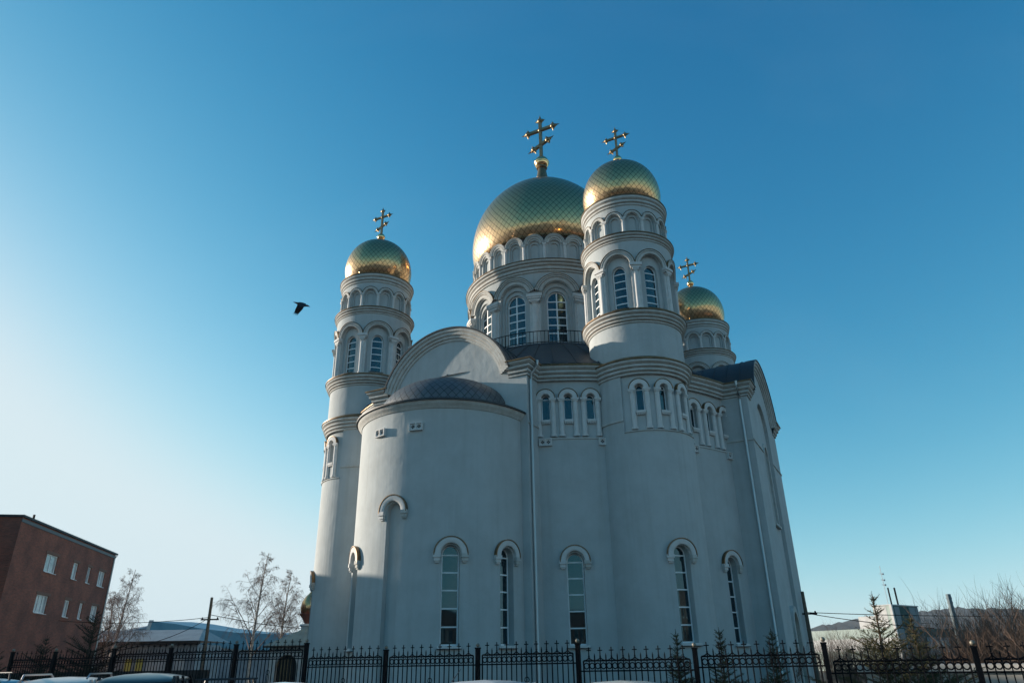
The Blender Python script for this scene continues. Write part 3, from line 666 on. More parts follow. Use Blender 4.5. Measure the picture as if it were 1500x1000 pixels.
def ob(mb, o, dx, dy, x0, x1, y0, y1, z0, z1):
    """box in a frame at o with unit axes dx, dy"""
    mb.box(x0, x1, y0, y1, z0, z1, lambda x, y, z: (o[0]+dx[0]*x+dy[0]*y, o[1]+dx[1]*x+dy[1]*y, z))
ob(k, A0, FD, -FN, 0, 120, -1.9, -1.75, 0, .13); structure(k.build('kerb'))
# ------------------------------------------------------------------ fence
posts = [(-16.62, 25.39, 2.55), (-14.65, 24.46, 2.52), (-12.17, 23.28, 2.54), (-9.99, 22.25, 2.53), (-7.73, 21.18, 2.56), (-5.5, 20.12, 2.53), (-3.23, 19.05, 2.32), (-.91, 17.95, 2.31), (1.33, 16.89, 2.34), (3.63, 15.8, 2.2), (5.86, 14.75, 2.24), (8.08, 13.7, 2.12), (10.34, 12.63, 2.1)]
rails = [2.24, 2.25, 2.32, 2.33, 2.31, 2.10, 2.09, 2.095, 1.935, 1.98, 1.85, 1.85]
fence = empty('iron_fence', (-3.23, 19.05, 0)); fo = Vector((-3.23, 19.05, 0))
tag(fence, 'black wrought iron fence with rings, scrolls and little crosses running in front of the church', 'fence')
def rel(p): return (p[0]-fo.x, p[1]-fo.y, p[2])
GP = mat('post_cap', (.20, .18, .14), .5, .3)
for x, y, z in posts:
    b = MB().m(IR); ob(b, (x-fo.x, y-fo.y), FD, FN, -.045, .045, -.045, .045, 0, z-.05); ob(b, (x-fo.x, y-fo.y), FD, FN, -.055, .055, -.055, .055, z-.08, z-.05)
    b.m(GP); b.ball((x-fo.x, y-fo.y, z-.0), .045, 10, 6); b.build('post', fence)
def panel(i):
    (x0, y0, _), (x1, y1, _) = posts[i], posts[i+1]; L = hypot(x1-x0, y1-y0); d = Vector(((x1-x0)/L, (y1-y0)/L, 0)); o = Vector((x0-fo.x, y0-fo.y, 0)); zr = rails[i]
    P = lambda s, z, w=0: o+d*s+Vector((-d.y*w, d.x*w, z))
    b = MB().m(IR); a = .12; e = L-.12; n = 18 if L > 2.3 else 16; st = (e-a)/n; r = .014
    def bar(p, q, r_=r, n_=4): b.tube([p, q], r_, n_)
    bar(P(a, zr), P(e, zr), .016); bar(P(0, zr-.20), P(L, zr-.20), .014); bar(P(0, .28), P(L, .28), .016)
    for k in range(n+1):
        s = a+st*k; top = zr
        if k in (0, n): bar(P(s, .12), P(s, zr), .017); continue
        if k % 2:
            top = zr+.15; bar(P(s, .15), P(s, zr+.27), .012); bar(P(s-.052, zr+.205), P(s+.052, zr+.205), .010)
            b.ball(tuple(P(s, zr+.09)), .02, 6, 4)
            for q in (-1, 1): b.tube([P(s+q*st*(1-cos(t*pi/2))*.98, zr+.085*(1-sin(t*pi/2))+.005) for t in (0, .2, .4, .6, .8, 1)], .011, 4)
        else:
            bar(P(s, .15), P(s, zr+.10)); b.tube([P(s, zr+.10), P(s, zr+.15)], [.013, .002], 4)
    for k in range(n):
        s = a+st*(k+.5); rr_ = min(.052, st*.46); b.tube([P(s+rr_*cos(t*pi/6), zr-.10+rr_*1.12*sin(t*pi/6)) for t in range(13)], .012, 4, False)
    s = (a+e)/2; z0 = zr-.52                                      # ornament in the middle of the panel
    b.tube([P(s+.055*cos(t*pi/6), z0+.055*sin(t*pi/6)) for t in range(13)], .010, 4, False)
    b.tube([P(s-.05, z0-.35), P(s-.045, z0-.06)], .01, 4); b.tube([P(s+.05, z0-.35), P(s+.045, z0-.06)], .01, 4)
    b.tube([P(s-.3, z0-.42), P(s-.16, z0-.36), P(s-.05, z0-.36), P(s+.05, z0-.36), P(s+.16, z0-.36), P(s+.3, z0-.42)], .012, 4)
    b.build('panel', fence)
for i in range(len(posts)-1): panel(i)
# ------------------------------------------------------------------ brick house on the left
def brickmat(name, c1, c2, mort, sc):
    m = bpy.data.materials.new(name); m.use_nodes = True; n = m.node_tree.nodes; L = m.node_tree.links; bs = n['Principled BSDF']
    uv = n.new('ShaderNodeUVMap'); t = n.new('ShaderNodeTexBrick'); L.new(uv.outputs[0], t.inputs[0]); t.inputs['Scale'].default_value = sc
    t.inputs['Color1'].default_value = (*c1, 1); t.inputs['Color2'].default_value = (*c2, 1); t.inputs['Mortar'].default_value = (*mort, 1)
    t.inputs['Mortar Size'].default_value = .02; t.inputs['Brick Width'].default_value = .5; t.inputs['Row Height'].default_value = .18
    nz = n.new('ShaderNodeTexNoise'); nz.inputs['Scale'].default_value = .6; nz.inputs['Detail'].default_value = 6; L.new(uv.outputs[0], nz.inputs[0])
    mx = n.new('ShaderNodeMix'); mx.data_type = 'RGBA'; mx.blend_type = 'MULTIPLY'; L.new(t.outputs[0], mx.inputs[6]); 
    r = n.new('ShaderNodeValToRGB'); r.color_ramp.elements[0].color = (.78, .78, .8, 1); r.color_ramp.elements[1].color = (1.3, 1.22, 1.15, 1); r.color_ramp.elements[0].position = .35; r.color_ramp.elements[1].position = .7
    L.new(nz.outputs[0], r.inputs[0]); L.new(r.outputs[0], mx.inputs[7]); mx.inputs[0].default_value = 1; L.new(mx.outputs[2], bs.inputs[0]); bs.inputs['Roughness'].default_value = .9
    return m
BRK = brickmat('red_brick', (.30, .095, .060), (.19, .062, .042), (.16, .13, .11), 2.0)
def house(name, o, d, L, dep, H, wins, mw, label, cat, mroof=None, glass=None, group=None, parapet=.3, mframe=None, roofz=None):
    """rectangular block: facade from o along d (unit), going back away from the viewer side; wins = (s0, s1, z0, z1, cols)"""
    root = empty(name, (o[0], o[1], 0)); tag(root, label, cat, group)
    nrm = Vector((d[1], -d[0])); mf = flat(0, 0, d[0], d[1]); b = MB().m(mw)
    def q(m, s0, s1, z0, z1, dd=0):
        b.quad(m(s0, z0, dd), m(s1, z0, dd), m(s1, z1, dd), m(s0, z1, dd)); b.uv[len(b.f)-1] = [(s0, z0), (s1, z0), (s1, z1), (s0, z1)]
    ss = sorted({0, L}|{w[0] for w in wins}|{w[1] for w in wins}); zz = sorted({0, H}|{w[2] for w in wins}|{w[3] for w in wins})
    for a, c in zip(ss, ss[1:]):
        for z0, z1 in zip(zz, zz[1:]):
            if not any(w[0]-1e-6 <= a and c <= w[1]+1e-6 and w[2]-1e-6 <= z0 and z1 <= w[3]+1e-6 for w in wins): q(mf, a, c, z0, z1)
    for s0, s1, z0, z1, *_ in wins:
        for (a, e, c, f) in ((s0, z0, s0, z1), (s0, z1, s1, z1), (s1, z1, s1, z0), (s1, z0, s0, z0)):
            b.quad(mf(a, e, -.22), mf(a, e, 0), mf(c, f, 0), mf(c, f, -.22)); b.uv[len(b.f)-1] = [(0, 0), (.2, 0), (.2, .2), (0, .2)]
    e = Vector(d)*L; back = -nrm*dep
    for m_, LL in ((flat(e.x, e.y, back.x, back.y), dep), (flat(e.x+back.x, e.y+back.y, -d[0], -d[1]), L), (flat(back.x, back.y, -back.x, -back.y), dep)): q(m_, 0, LL, 0, H)
    b.build('wall', root)
    r = MB().m(mroof or RF); v = .18
    def rb(z0, z1, ex):
        P = [(-ex, ex), (L+ex, ex), (L+ex, -dep-ex), (-ex, -dep-ex)]
        r.add([mf(s_, z0, d_) for s_, d_ in P]+[mf(s_, z1, d_) for s_, d_ in P], [(0, 1, 5, 4), (1, 2, 6, 5), (2, 3, 7, 6), (3, 0, 4, 7), (4, 5, 6, 7), (3, 2, 1, 0)])
    rb(H-.02, H+.14, v); r.build('roof', root)
    for (s0, s1, z0, z1, cols) in wins:
        c = MB().m(mframe or FR); f = .07
        def fb(a0, a1, b0, b1): 
            c.add([mf(a0, b0, -.16), mf(a1, b0, -.16), mf(a1, b1, -.16), mf(a0, b1, -.16), mf(a0, b0, -.1), mf(a1, b0, -.1), mf(a1, b1, -.1), mf(a0, b1, -.1)], [(4, 5, 6, 7), (0, 1, 5, 4), (1, 2, 6, 5), (2, 3, 7, 6), (3, 0, 4, 7)])
        fb(s0, s1, z0, z0+f); fb(s0, s1, z1-f, z1); fb(s0, s0+f, z0+f, z1-f); fb(s1-f, s1, z0+f, z1-f)
        for j in range(1, cols): x = s0+(s1-s0)*j/cols; fb(x-.04, x+.04, z0+f, z1-f)
        c.add([mf(s0-.08, z0-.06, 0.002), mf(s1+.08, z0-.06, .002), mf(s1+.08, z0-.06, .1), mf(s0-.08, z0-.06, .1), mf(s0-.08, z0, -.1), mf(s1+.08, z0, -.1), mf(s1+.08, z0-.02, .1), mf(s0-.08, z0-.02, .1)], [(3, 2, 6, 7), (7, 6, 5, 4), (0, 1, 2, 3)])
        c.m(glass or GL); c.quad(mf(s0, z0, -.15), mf(s1, z0, -.15), mf(s1, z1, -.15), mf(s0, z1, -.15)); c.build('window', root, smooth=False)
    return root, mf
CURT = mat('curtained_glass', (.45, .50, .52), .15, noise=(2.5, 1, (.20, .24, .27)), spec=1)
bd = Vector((-.167, .986)).normalized(); far = Vector((-42.7, 78.0)); st_ = far-bd*21.6
W_ = []
for (a, c) in ((5.8, 8.1), (11.6, 12.75), (15.1, 15.95), (18.1, 19.8)):
    W_ += [(a, c, 9.65, 11.1, 2 if c-a > 1.5 else 1), (a-.05, c-.05, 6.38, 7.8, 3 if c-a > 2 else 2)]
bh, bmf = house('brick_house', st_, bd, 21.6, 14, 13.1, W_, BRK, 'red brick three storey house with flat roof at the left edge', 'building', glass=CURT)
wing = MB().m(BRK)
def uvbox(mb, m, s0, s1, z0, z1, d0, d1):
    for P in (((s0, z0, d1), (s1, z0, d1), (s1, z1, d1), (s0, z1, d1)), ((s1, z0, d1), (s1, z0, d0), (s1, z1, d0), (s1, z1, d1)), ((s0, z0, d0), (s0, z0, d1), (s0, z1, d1), (s0, z1, d0)), ((s0, z1, d1), (s1, z1, d1), (s1, z1, d0), (s0, z1, d0))):
        mb.quad(*[m(*p) for p in P]); mb.uv[len(mb.f)-1] = [(p[0]+p[2], p[1]) for p in P]
uvbox(wing, bmf, -20, -.02, 0, 13.3, -13.9, -2.6); wing.build('wing', bh)
wr = MB().m(RF); bx(wr, bmf, -20.2, -.02, 13.3, 13.44, -13.9, -2.4, 30); wr.build('roof', bh)
c = MB().m(IR); p = bmf(4, 13.1, -1); c.tube([p, (p[0], p[1], 14.0)], .09, 6); c.build('vent_stack', bh)
for i_, (a, c_) in enumerate(((5.8, 8.1), (11.6, 12.75), (15.1, 15.95), (18.1, 19.8))):
    for z_ in (11.1, 7.8):
        q_ = MB().m(mat('brick_lintel', (.20, .12, .09), .9)); bx(q_, bmf, a-.25, c_+.2, z_+.01, z_+.24, 0, .03, 30); q_.build('lintel', bh)
q_ = MB().m(PIPE); q_.tube([bmf(21.2, .2, .12), bmf(21.2, 12.7, .12), bmf(21.2, 12.95, .3)], .07, 8); q_.build('downpipe', bh)
q_ = MB().m(mat('parapet_flashing', (.10, .11, .12), .5, .3)); bx(q_, bmf, -.02, 21.62, 12.72, 12.98, 0, .05, 30); q_.build('parapet_flashing', bh)
# ------------------------------------------------------------------ low halls behind the fence
SHW = noisemat('painted_sheet_wall', (.30, .34, .37), (.20, .23, .25), .8)
GREYR = noisemat('grey_sheet_roof', (.32, .34, .35), (.22, .24, .25), .9, .5)
BLUER = noisemat('blue_sheet_roof', (.15, .33, .42), (.10, .25, .34), .6, .5)
DKW = noisemat('dark_wood', (.05, .04, .035), (.03, .026, .022), 2)
WHT = noisemat('white_render', (.58, .58, .57), (.42, .42, .41), 1.2)
h = empty('low_shop', (-35.6, 85, 0)); tag(h, 'low grey shop with a dark eaves board behind the fence on the left', 'building')
b = MB().m(SHW); b.box(-16, .2, 0, 7, 0, 4.4); b.build('wall', h)
b = MB().m(DKW); b.box(-16.3, .5, -.5, .1, 4.40, 4.75); b.build('eaves_board', h)
b = MB().m(GREYR); b.add([(-16.3, -.45, 4.77), (.5, -.45, 4.77), (-1.0, 4, 6.1), (-14, 4, 6.1), (-16.3, 9, 4.77), (.5, 9, 4.77)], [(0, 1, 2, 3), (1, 5, 2), (3, 2, 5, 4), (0, 3, 4)]); b.build('roof', h, smooth=False)
for x, w_, mt in ((-7.4, .7, 'y'), (-6.2, .7, 'y'), (-5.0, 2.4, 'w'), (-2.0, 1.2, 'w')):
    b = MB().m(mat('yellow_panel', (.55, .50, .12), .6) if mt == 'y' else WHT); b.box(x, x+w_, -.06, -.005, 1.2, 3.0); b.build('wall_panel', h)
h = empty('blue_roofed_hall', (-44.5, 110, 0)); tag(h, 'long hall with a swooping blue sheet metal roof and a raised white-edged gable', 'building')
prof = [(-8.6, 8.3), (-5, 7.9), (-1, 7.2), (4, 6.6), (10, 6.3), (16, 6.15), (23, 6.1)]
b = MB().m(BLUER); b.grid([[(x, 0, z-2.2) for x, z in prof], [(x, .0, z) for x, z in prof]]); b.grid([[(x, 0, z) for x, z in prof], [(x, 14, z+.6) for x, z in prof]]); b.build('roof', h, 20)
b = MB().m(WHT); b.add([(-9.3, -.06, 5.6), (-8.8, -.06, 5.6), (-8.3, -.06, 8.45), (-8.8, -.06, 8.45), (-9.3, .3, 5.6), (-8.8, .3, 5.6), (-8.3, .3, 8.45), (-8.8, .3, 8.45)], [(0, 1, 2, 3), (1, 5, 6, 2), (3, 2, 6, 7), (4, 0, 3, 7)]); b.build('verge', h, smooth=False)
b = MB().m(SHW); b.box(-20, 23, .4, 13, 0, 4.6); b.build('wall', h)
b = MB().m(GREYR); b.add([(-20, 0, 5.2), (-9.3, 0, 5.7), (-8.9, 3, 8.1), (-16, 3, 7.0), (-20, 12, 5.2), (-9, 12, 5.2)], [(0, 1, 2, 3), (1, 5, 2), (3, 2, 5, 4), (4, 0, 3)]); b.build('side_roof', h, smooth=False)
h = empty('grey_blue_shed', (-31, 125, 0)); tag(h, 'pale blue shed roof seen between the two middle birches', 'building')
b = MB().m(SHW); b.box(-9, 9, 0, 10, 0, 4.9); b.build('wall', h)
b = MB().m(noisemat('pale_blue_roof', (.16, .24, .32), (.12, .17, .22), .7)); b.add([(-9.4, -.3, 4.9), (9.4, -.3, 4.9), (7, 5, 6.9), (-6, 5, 6.9), (-9.4, 10.4, 4.9), (9.4, 10.4, 4.9)], [(0, 1, 2, 3), (1, 5, 2), (3, 2, 5, 4), (4, 0, 3)]); b.build('roof', h, smooth=False)
b = MB().m(BRK); b.box(-1.2, -.6, 4.6, 5.2, 6.5, 7.5); b.build('chimney', h)
# low dark wall behind the fence, left
h = MB().m(noisemat('dark_board', (.045, .04, .038), (.03, .028, .026), 1)); h.box(-34, -17.5, 0, .2, 0, 1.85)
o = h.build('board_wall', None, loc=(0, 44, 0)); tag(o, 'dark board wall behind the left part of the iron fence', 'wall')
# ------------------------------------------------------------------ chapel behind the left tower
ch = empty('gate_chapel', (-17.0, 62, 0)); tag(ch, 'small white chapel with an arched gate, ribbed green roof and a small golden cupola', 'chapel')
m = flat(-2.9, 0, 1, 0); b = MB().m(WHT); op = (1.45, .85, 0, 2.0)
wall(b, m, 0, 6, 0, 3.45, [op]); reveal(b, m, op, 0, -.5, False)
b.quad((-2.9, 5, 0), (-2.9, 0, 0), (-2.9, 0, 3.45), (-2.9, 5, 3.45)); b.quad((3.1, 0, 0), (3.1, 5, 0), (3.1, 5, 3.45), (3.1, 0, 3.45)); b.quad((3.1, 5, 0), (-2.9, 5, 0), (-2.9, 5, 3.45), (3.1, 5, 3.45)); b.build('wall', ch)
b = MB().m(DK); fill(b, m, (1.45, .84, 0, 2.0), -.45); b.m(BR); ringarch(b, m, 1.45, 2.0, [(.84, -.44), (.84, -.36), (.78, -.36), (.78, -.44)])
for x in (-.5, -.25, 0, .25, .5): bx(b, m, 1.45+x-.02, 1.45+x+.02, 0, 2.6, -.42, -.38)
b.build('gate', ch)
GRR = noisemat('green_ribbed_roof', (.22, .27, .25), (.15, .19, .18), 1.2, .5)
b = MB().m(GRR); E_ = [(-3.3, -.4, 3.5), (3.5, -.4, 3.5), (3.5, 5.4, 3.5), (-3.3, 5.4, 3.5)]; ap_ = (.1, 2.5, 5.3)
b.add(E_+[ap_], [(0, 1, 4), (1, 2, 4), (2, 3, 4), (3, 0, 4)])
for i in range(1, 17):
    x = -3.3+6.8*i/17; t_ = 1-abs(x-.1)/3.4; b.tube([(x, -.4, 3.52), (x, -.4+2.9*t_, 3.52+1.8*t_)], .03, 4)
    y = -.4+5.8*i/17; t_ = 1-abs(y-2.5)/2.9; b.tube([(-3.3, y, 3.52), (-3.3+3.4*t_, y, 3.52+1.8*t_)], .03, 4)
b.m(DKW); b.box(-3.35, 3.55, -.45, -.38, 3.36, 3.5); b.build('roof', ch, smooth=False)
CX_ = -.62
b = MB().m(WHT); b.lathe((CX_, 2.5), [(.62, 4.4), (.62, 5.75), (.74, 5.8), (.74, 5.95), (.3, 6.0)], 24)
cu = b.build('cupola_drum', ch); cu.location.z = -.75
b = MB().m(mat('oxide_red', (.20, .06, .035), .6)); b.lathe((CX_, 2.5), [(.35, 5.95), (.42, 6.1), (.62, 6.45), (.85, 6.75), (.80, 6.8), (.6, 6.7)], 24)
for i in range(12):
    a = 2*pi*i/12; b.add([(CX_+.85*cos(a-.2), 2.5+.85*sin(a-.2), 6.72), (CX_+.85*cos(a+.2), 2.5+.85*sin(a+.2), 6.72), (CX_+.93*cos(a), 2.5+.93*sin(a), 7.05), (CX_+.78*cos(a), 2.5+.78*sin(a), 6.75)], [(0, 1, 2), (1, 3, 2), (3, 0, 2)])
b.build('crown', cu)
b = MB().m(GOLDS); b.lathe((CX_, 2.5), [(.6, 6.6), (.78, 6.9), (.82, 7.3), (.74, 7.75), (.5, 8.15), (.25, 8.4), (.08, 8.6), (.04, 9)], 32, uvl=True); b.build('dome', cu, 60)
# ------------------------------------------------------------------ buildings on the right
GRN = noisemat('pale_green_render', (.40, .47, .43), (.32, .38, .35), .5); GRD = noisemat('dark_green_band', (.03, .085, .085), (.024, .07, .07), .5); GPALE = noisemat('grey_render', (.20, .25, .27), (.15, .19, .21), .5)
g = empty('green_building', (61.9, 125, 0), rad(37)); tag(g, 'pale green flat-roofed building with a stair tower and roof aerials on the right', 'building')
# local +x runs along the shaded front, local -y faces the viewer's right; the sunlit face is at x = 0
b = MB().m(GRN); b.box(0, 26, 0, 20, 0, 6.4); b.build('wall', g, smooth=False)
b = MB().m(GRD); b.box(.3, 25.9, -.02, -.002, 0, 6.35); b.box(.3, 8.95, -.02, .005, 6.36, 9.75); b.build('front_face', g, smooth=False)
for x0, x1, z1 in ((.8, 2.6, 6.2), (9.8, 19, 5.0)): b = MB().m(GPALE); b.box(x0, x1, -.03, -.004, 0, z1); b.build('render_panel', g, smooth=False)
b = MB().m(GRN); b.box(.01, 9, .01, 3.2, 6.4, 9.8); b.m(GPALE); b.box(5.8, 8.9, -.04, -.021, 6.6, 9.65); b.box(.9, 2.5, -.04, -.021, 6.4, 9.6); b.m(WHT); b.box(-.02, .005, .9, 3.1, 6.5, 9.7); b.build('stair_tower', g, smooth=False)
b = MB().m(WHT); b.box(-.15, 9.2, -.12, 3.4, 9.8, 9.95); b.box(-.16, .25, -.16, .25, 0, 9.8); b.box(-.01, 7, 3.21, 6.0, 6.4, 8.3); b.build('trim', g, smooth=False)
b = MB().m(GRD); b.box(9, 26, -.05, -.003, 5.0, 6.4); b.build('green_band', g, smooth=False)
b = MB().m(WHT); b.box(-.04, -.003, 0.3, 20, 3.0, 4.9); b.build('white_band', g, smooth=False)
b = MB().m(WHT); b.box(12.4, 17.2, -.07, -.035, 2.7, 4.5); b.m(GL); b.box(12.6, 17.0, -.075, -.071, 2.8, 4.4); b.m(WHT); b.box(14.7, 14.9, -.09, -.076, 2.8, 4.4); b.build('window', g, smooth=False)
b = MB().m(IR); b.tube([(9.4, .3, 7.2), (25.8, .3, 7.2)], .03, 4)
for i in range(9): b.tube([(9.4+i*2.05, .3, 6.4), (9.4+i*2.05, .3, 7.2)], .03, 4)
b.build('roof_railing', g)
for i, (x, hh, r_) in enumerate(((4.4, 3.0, .14), (6.6, 3.1, .16), (3.2, 6.5, .05))):
    b = MB().m(IR if i < 2 else PIPE); b.tube([(x, 2, 9.9), (x-.1, 2, 9.9+hh)], r_, 6)
    if i == 2:
        for q in (3.4, 4.2, 5.2): b.tube([(x-.7, 2, 9.9+q), (x+.7, 2, 9.9+q)], .04, 4); b.ball((x+.3, 1.9, 9.9+q), .18, 6, 4)
    b.build('aerial_mast', g)
o = MB().m(GPALE); o.tube([(0, 0, 0), (0, 0, 7.2)], .22, 10)
for z in (5.2, 5.6, 6, 6.4, 6.8): o.tube([(0, 0, z), (0, 0, z+.12)], .25, 10)
tag(o.build('ribbed_chimney', None, loc=(40.2, 70, 0)), 'grey ribbed chimney rising above the bare bushes on the right', 'chimney')
LCON = noisemat('pale_concrete', (.42, .40, .37), (.30, .29, .26), 1.2)
g = empty('garage', (12.9, 24, 0), rad(-46)); tag(g, 'low concrete garage with a sunlit pale coping behind the right end of the iron fence', 'garage')
b = MB().m(LCON); b.box(-2.2, 2.2, 0, 4, 0, 1.5); b.build('wall', g); b = MB().m(LCON); b.box(-2.4, 2.4, -.2, 4.2, 1.5, 1.68); b.build('coping', g)
o = MB().m(CONC); o.box(14.1, 34, 0, .25, 0, 1.72); o.box(14.1, 34, -.04, .29, 1.72, 1.80)
tag(o.build('concrete_wall', None, loc=(0, 20.5, 0)), 'grey concrete wall at the right edge under the bare bushes', 'wall')
# hills
HL = noisemat('wooded_hill', (.030, .036, .036), (.050, .044, .036), .03)
def hill(name, ridge, Y, dep):
    b = MB().m(HL); pts = []
    for (x0, z0), (x1, z1) in zip(ridge, ridge[1:]):
        for i in range(8): t = i/8; pts.append((x0+(x1-x0)*t, z0+(z1-z0)*t+random.uniform(-1, 1)*1.0))
    pts.append(ridge[-1]); rows = []
    for k_, f in ((-.9, 0), (-.5, .35), (-.2, .8), (0, 1), (.3, .85), (1, 0)): rows.append([(x, Y+dep*k_+random.uniform(-10, 10), z*f+random.uniform(-1, 1)*2*f) for x, z in pts])
    b.grid(rows); structure(b.build(name, None, 80))
hill('hills', [(300, 5), (430, 35), (520, 52), (580, 58), (636, 66), (677, 74), (733, 82), (800, 84), (842, 86), (870, 90), (950, 88), (1003, 86), (1200, 95), (1600, 60), (2200, 10)], 1500, 400)
hill('far_hills', [(-2600, 5), (-1900, 40), (-1300, 30), (-900, 48), (-500, 30), (-200, 10)], 2200, 250)
# ------------------------------------------------------------------ poles and wires
WD = noisemat('weathered_wood', (.16, .13, .10), (.09, .075, .06), 6)
def pole(loc, H, lean, label):
    b = MB().m(WD); b.tube([(0, 0, 0), (lean[0]*H, lean[1]*H, H)], [.17, .11], 8)
    r = b.build('utility_pole', None, loc=loc); tag(r, label, 'pole')
    c = MB().m(IR); z = H*.76
    c.box(-.7, .7, -.05, .05, z, z+.1); 
    for x in (-.6, .6): c.ball((x, 0, z+.16), .07, 6, 4)
    c.build('crossarm', r); return r
pole((-24.3, 60, 0), 7.1, (-.012, 0), 'weathered wooden utility pole standing behind the left fence')
pole((19.1, 50, 0), 6.0, (-.004, 0), 'dark wooden utility pole just right of the church')
def wire(a, c, sag, label):
    b = MB().m(IR); a = Vector(a); c = Vector(c)
    b.tube([(0, 0, 0)]+[tuple((c-a)*t+Vector((0, 0, -sag*4*t*(1-t)))) for t in lin(0, 1, 14)[1:]], .022, 4)
    tag(b.build('overhead_wire', None, loc=tuple(a)), label, 'wire', 'overhead wires')
wire((-24.4, 60, 5.6), (-46, 70, 6.6), .5, 'wire running left from the left utility pole to the brick house')
wire((-24.5, 60, 5.5), (-20.5, 38, 2.7), .4, 'wire slanting down towards the fence from the left utility pole')
wire((-24.3, 60, 5.8), (-11, 75, 5.2), .6, 'wire running right from the left utility pole behind the birches')
wire((19.1, 50, 4.7), (60, 62, 5.4), .5, 'thin wire running right from the dark pole beside the church')
wire((19.1, 50, 4.65), (24, 44, 3.4), .1, 'wire dipping down to the right from the dark pole beside the church')
# ------------------------------------------------------------------ vegetation
BARK = noisemat('birch_bark', (.52, .48, .44), (.14, .12, .10), 5); TWIG = noisemat('birch_twigs', (.24, .185, .16), (.15, .115, .10), 2)
def birch(loc, H, seed, label, lean=(0, 0), spread=1.0):
    rnd = random.Random(seed); root = empty('birch_tree', loc); tag(root, label, 'tree', 'bare birches behind the fence')
    T = MB().m(BARK); Cn = MB().m(TWIG)
    def droop(p, d, L, r, depth):
        n = 4; pts = [p]; q = Vector(p); dd = Vector(d)
        for i in range(n):
            dd = (dd+Vector((rnd.uniform(-.15, .15), rnd.uniform(-.15, .15), -.10*(depth >= 2)-.18*(depth >= 3)+rnd.uniform(-.08, .10)))).normalized(); q = q+dd*L/n; pts.append(q.copy())
        (T if depth < 1 else Cn).tube(pts, [r*(1-.75*i/n) for i in range(n+1)], 5 if depth < 1 else 3, False)
        if depth >= 4: return
        for k in range((0, 8, 7, 6)[depth] if depth else 8):
            t = rnd.uniform(.25, 1) if depth else .2+.8*k/8
            i = min(n-1, int(t*n)); pp = pts[i]+(pts[i+1]-pts[i])*(t*n-i); base = (pts[i+1]-pts[i]).normalized()
            a = rnd.uniform(0, 2*pi); perp = base.orthogonal().normalized(); perp.rotate(Matrix.Rotation(a, 3, base))
            nd = (base*rnd.uniform(.5, .9)+perp*rnd.uniform(.5, .9)+Vector((0, 0, .15 if depth < 2 else -.2))).normalized()
            droop(pp, nd, L*rnd.uniform(.42, .62)*(1-.3*t), max(.0065, r*.42), depth+1)
    # trunk with main limbs
    n = 10; tp = []; q = Vector((0, 0, 0)); dd = Vector((lean[0], lean[1], 1)).normalized()
    for i in range(n+1):
        tp.append(q.copy()); dd = (dd+Vector((rnd.uniform(-.05, .05), rnd.uniform(-.05, .05), .02))).normalized(); q = q+dd*H/n
    T.tube(tp, [H*.015*(1-.9*i/n)+.01 for i in range(n+1)], 7, False)
    for k in range(21):
        t = .22+.76*k/21; i = min(n-1, int(t*n)); pp = tp[i]+(tp[i+1]-tp[i])*(t*n-i); a = k*2.4+rnd.uniform(-.4, .4)
        nd = Vector((cos(a)*.55*spread, sin(a)*.55*spread, .85)).normalized()
        droop(pp, nd, H*.44*(1.1-t)*rnd.uniform(.8, 1.15), H*.0055*(1.2-t), 1)
    T.build('trunk', root, 60); Cn.build('crown', root, 60)
birch((-43.0, 81, 0), 12.0, 1, 'bare birch standing just right of the brick house', (.12, 0), 1.25)
birch((-24.9, 72, 0), 12.2, 2, 'tallest bare birch with a pale trunk, right of the left utility pole', (-.02, 0), 1.15)
birch((-24.2, 78, 0), 11.2, 3, 'bare birch leaning right next to the golden cupola of the chapel', (.09, 0), .9)
birch((-44.3, 83, 0), 9.8, 4, 'smaller bare birch half hidden at the corner of the brick house', (.05, 0), .8)
NDL = noisemat('spruce_needles', (.050, .062, .032), (.13, .085, .035), 4.5); NDK = noisemat('dark_spruce_needles', (.018, .026, .018), (.03, .035, .022), 3.5); SPB = noisemat('spruce_bark', (.10, .07, .05), (.06, .045, .035), 6)
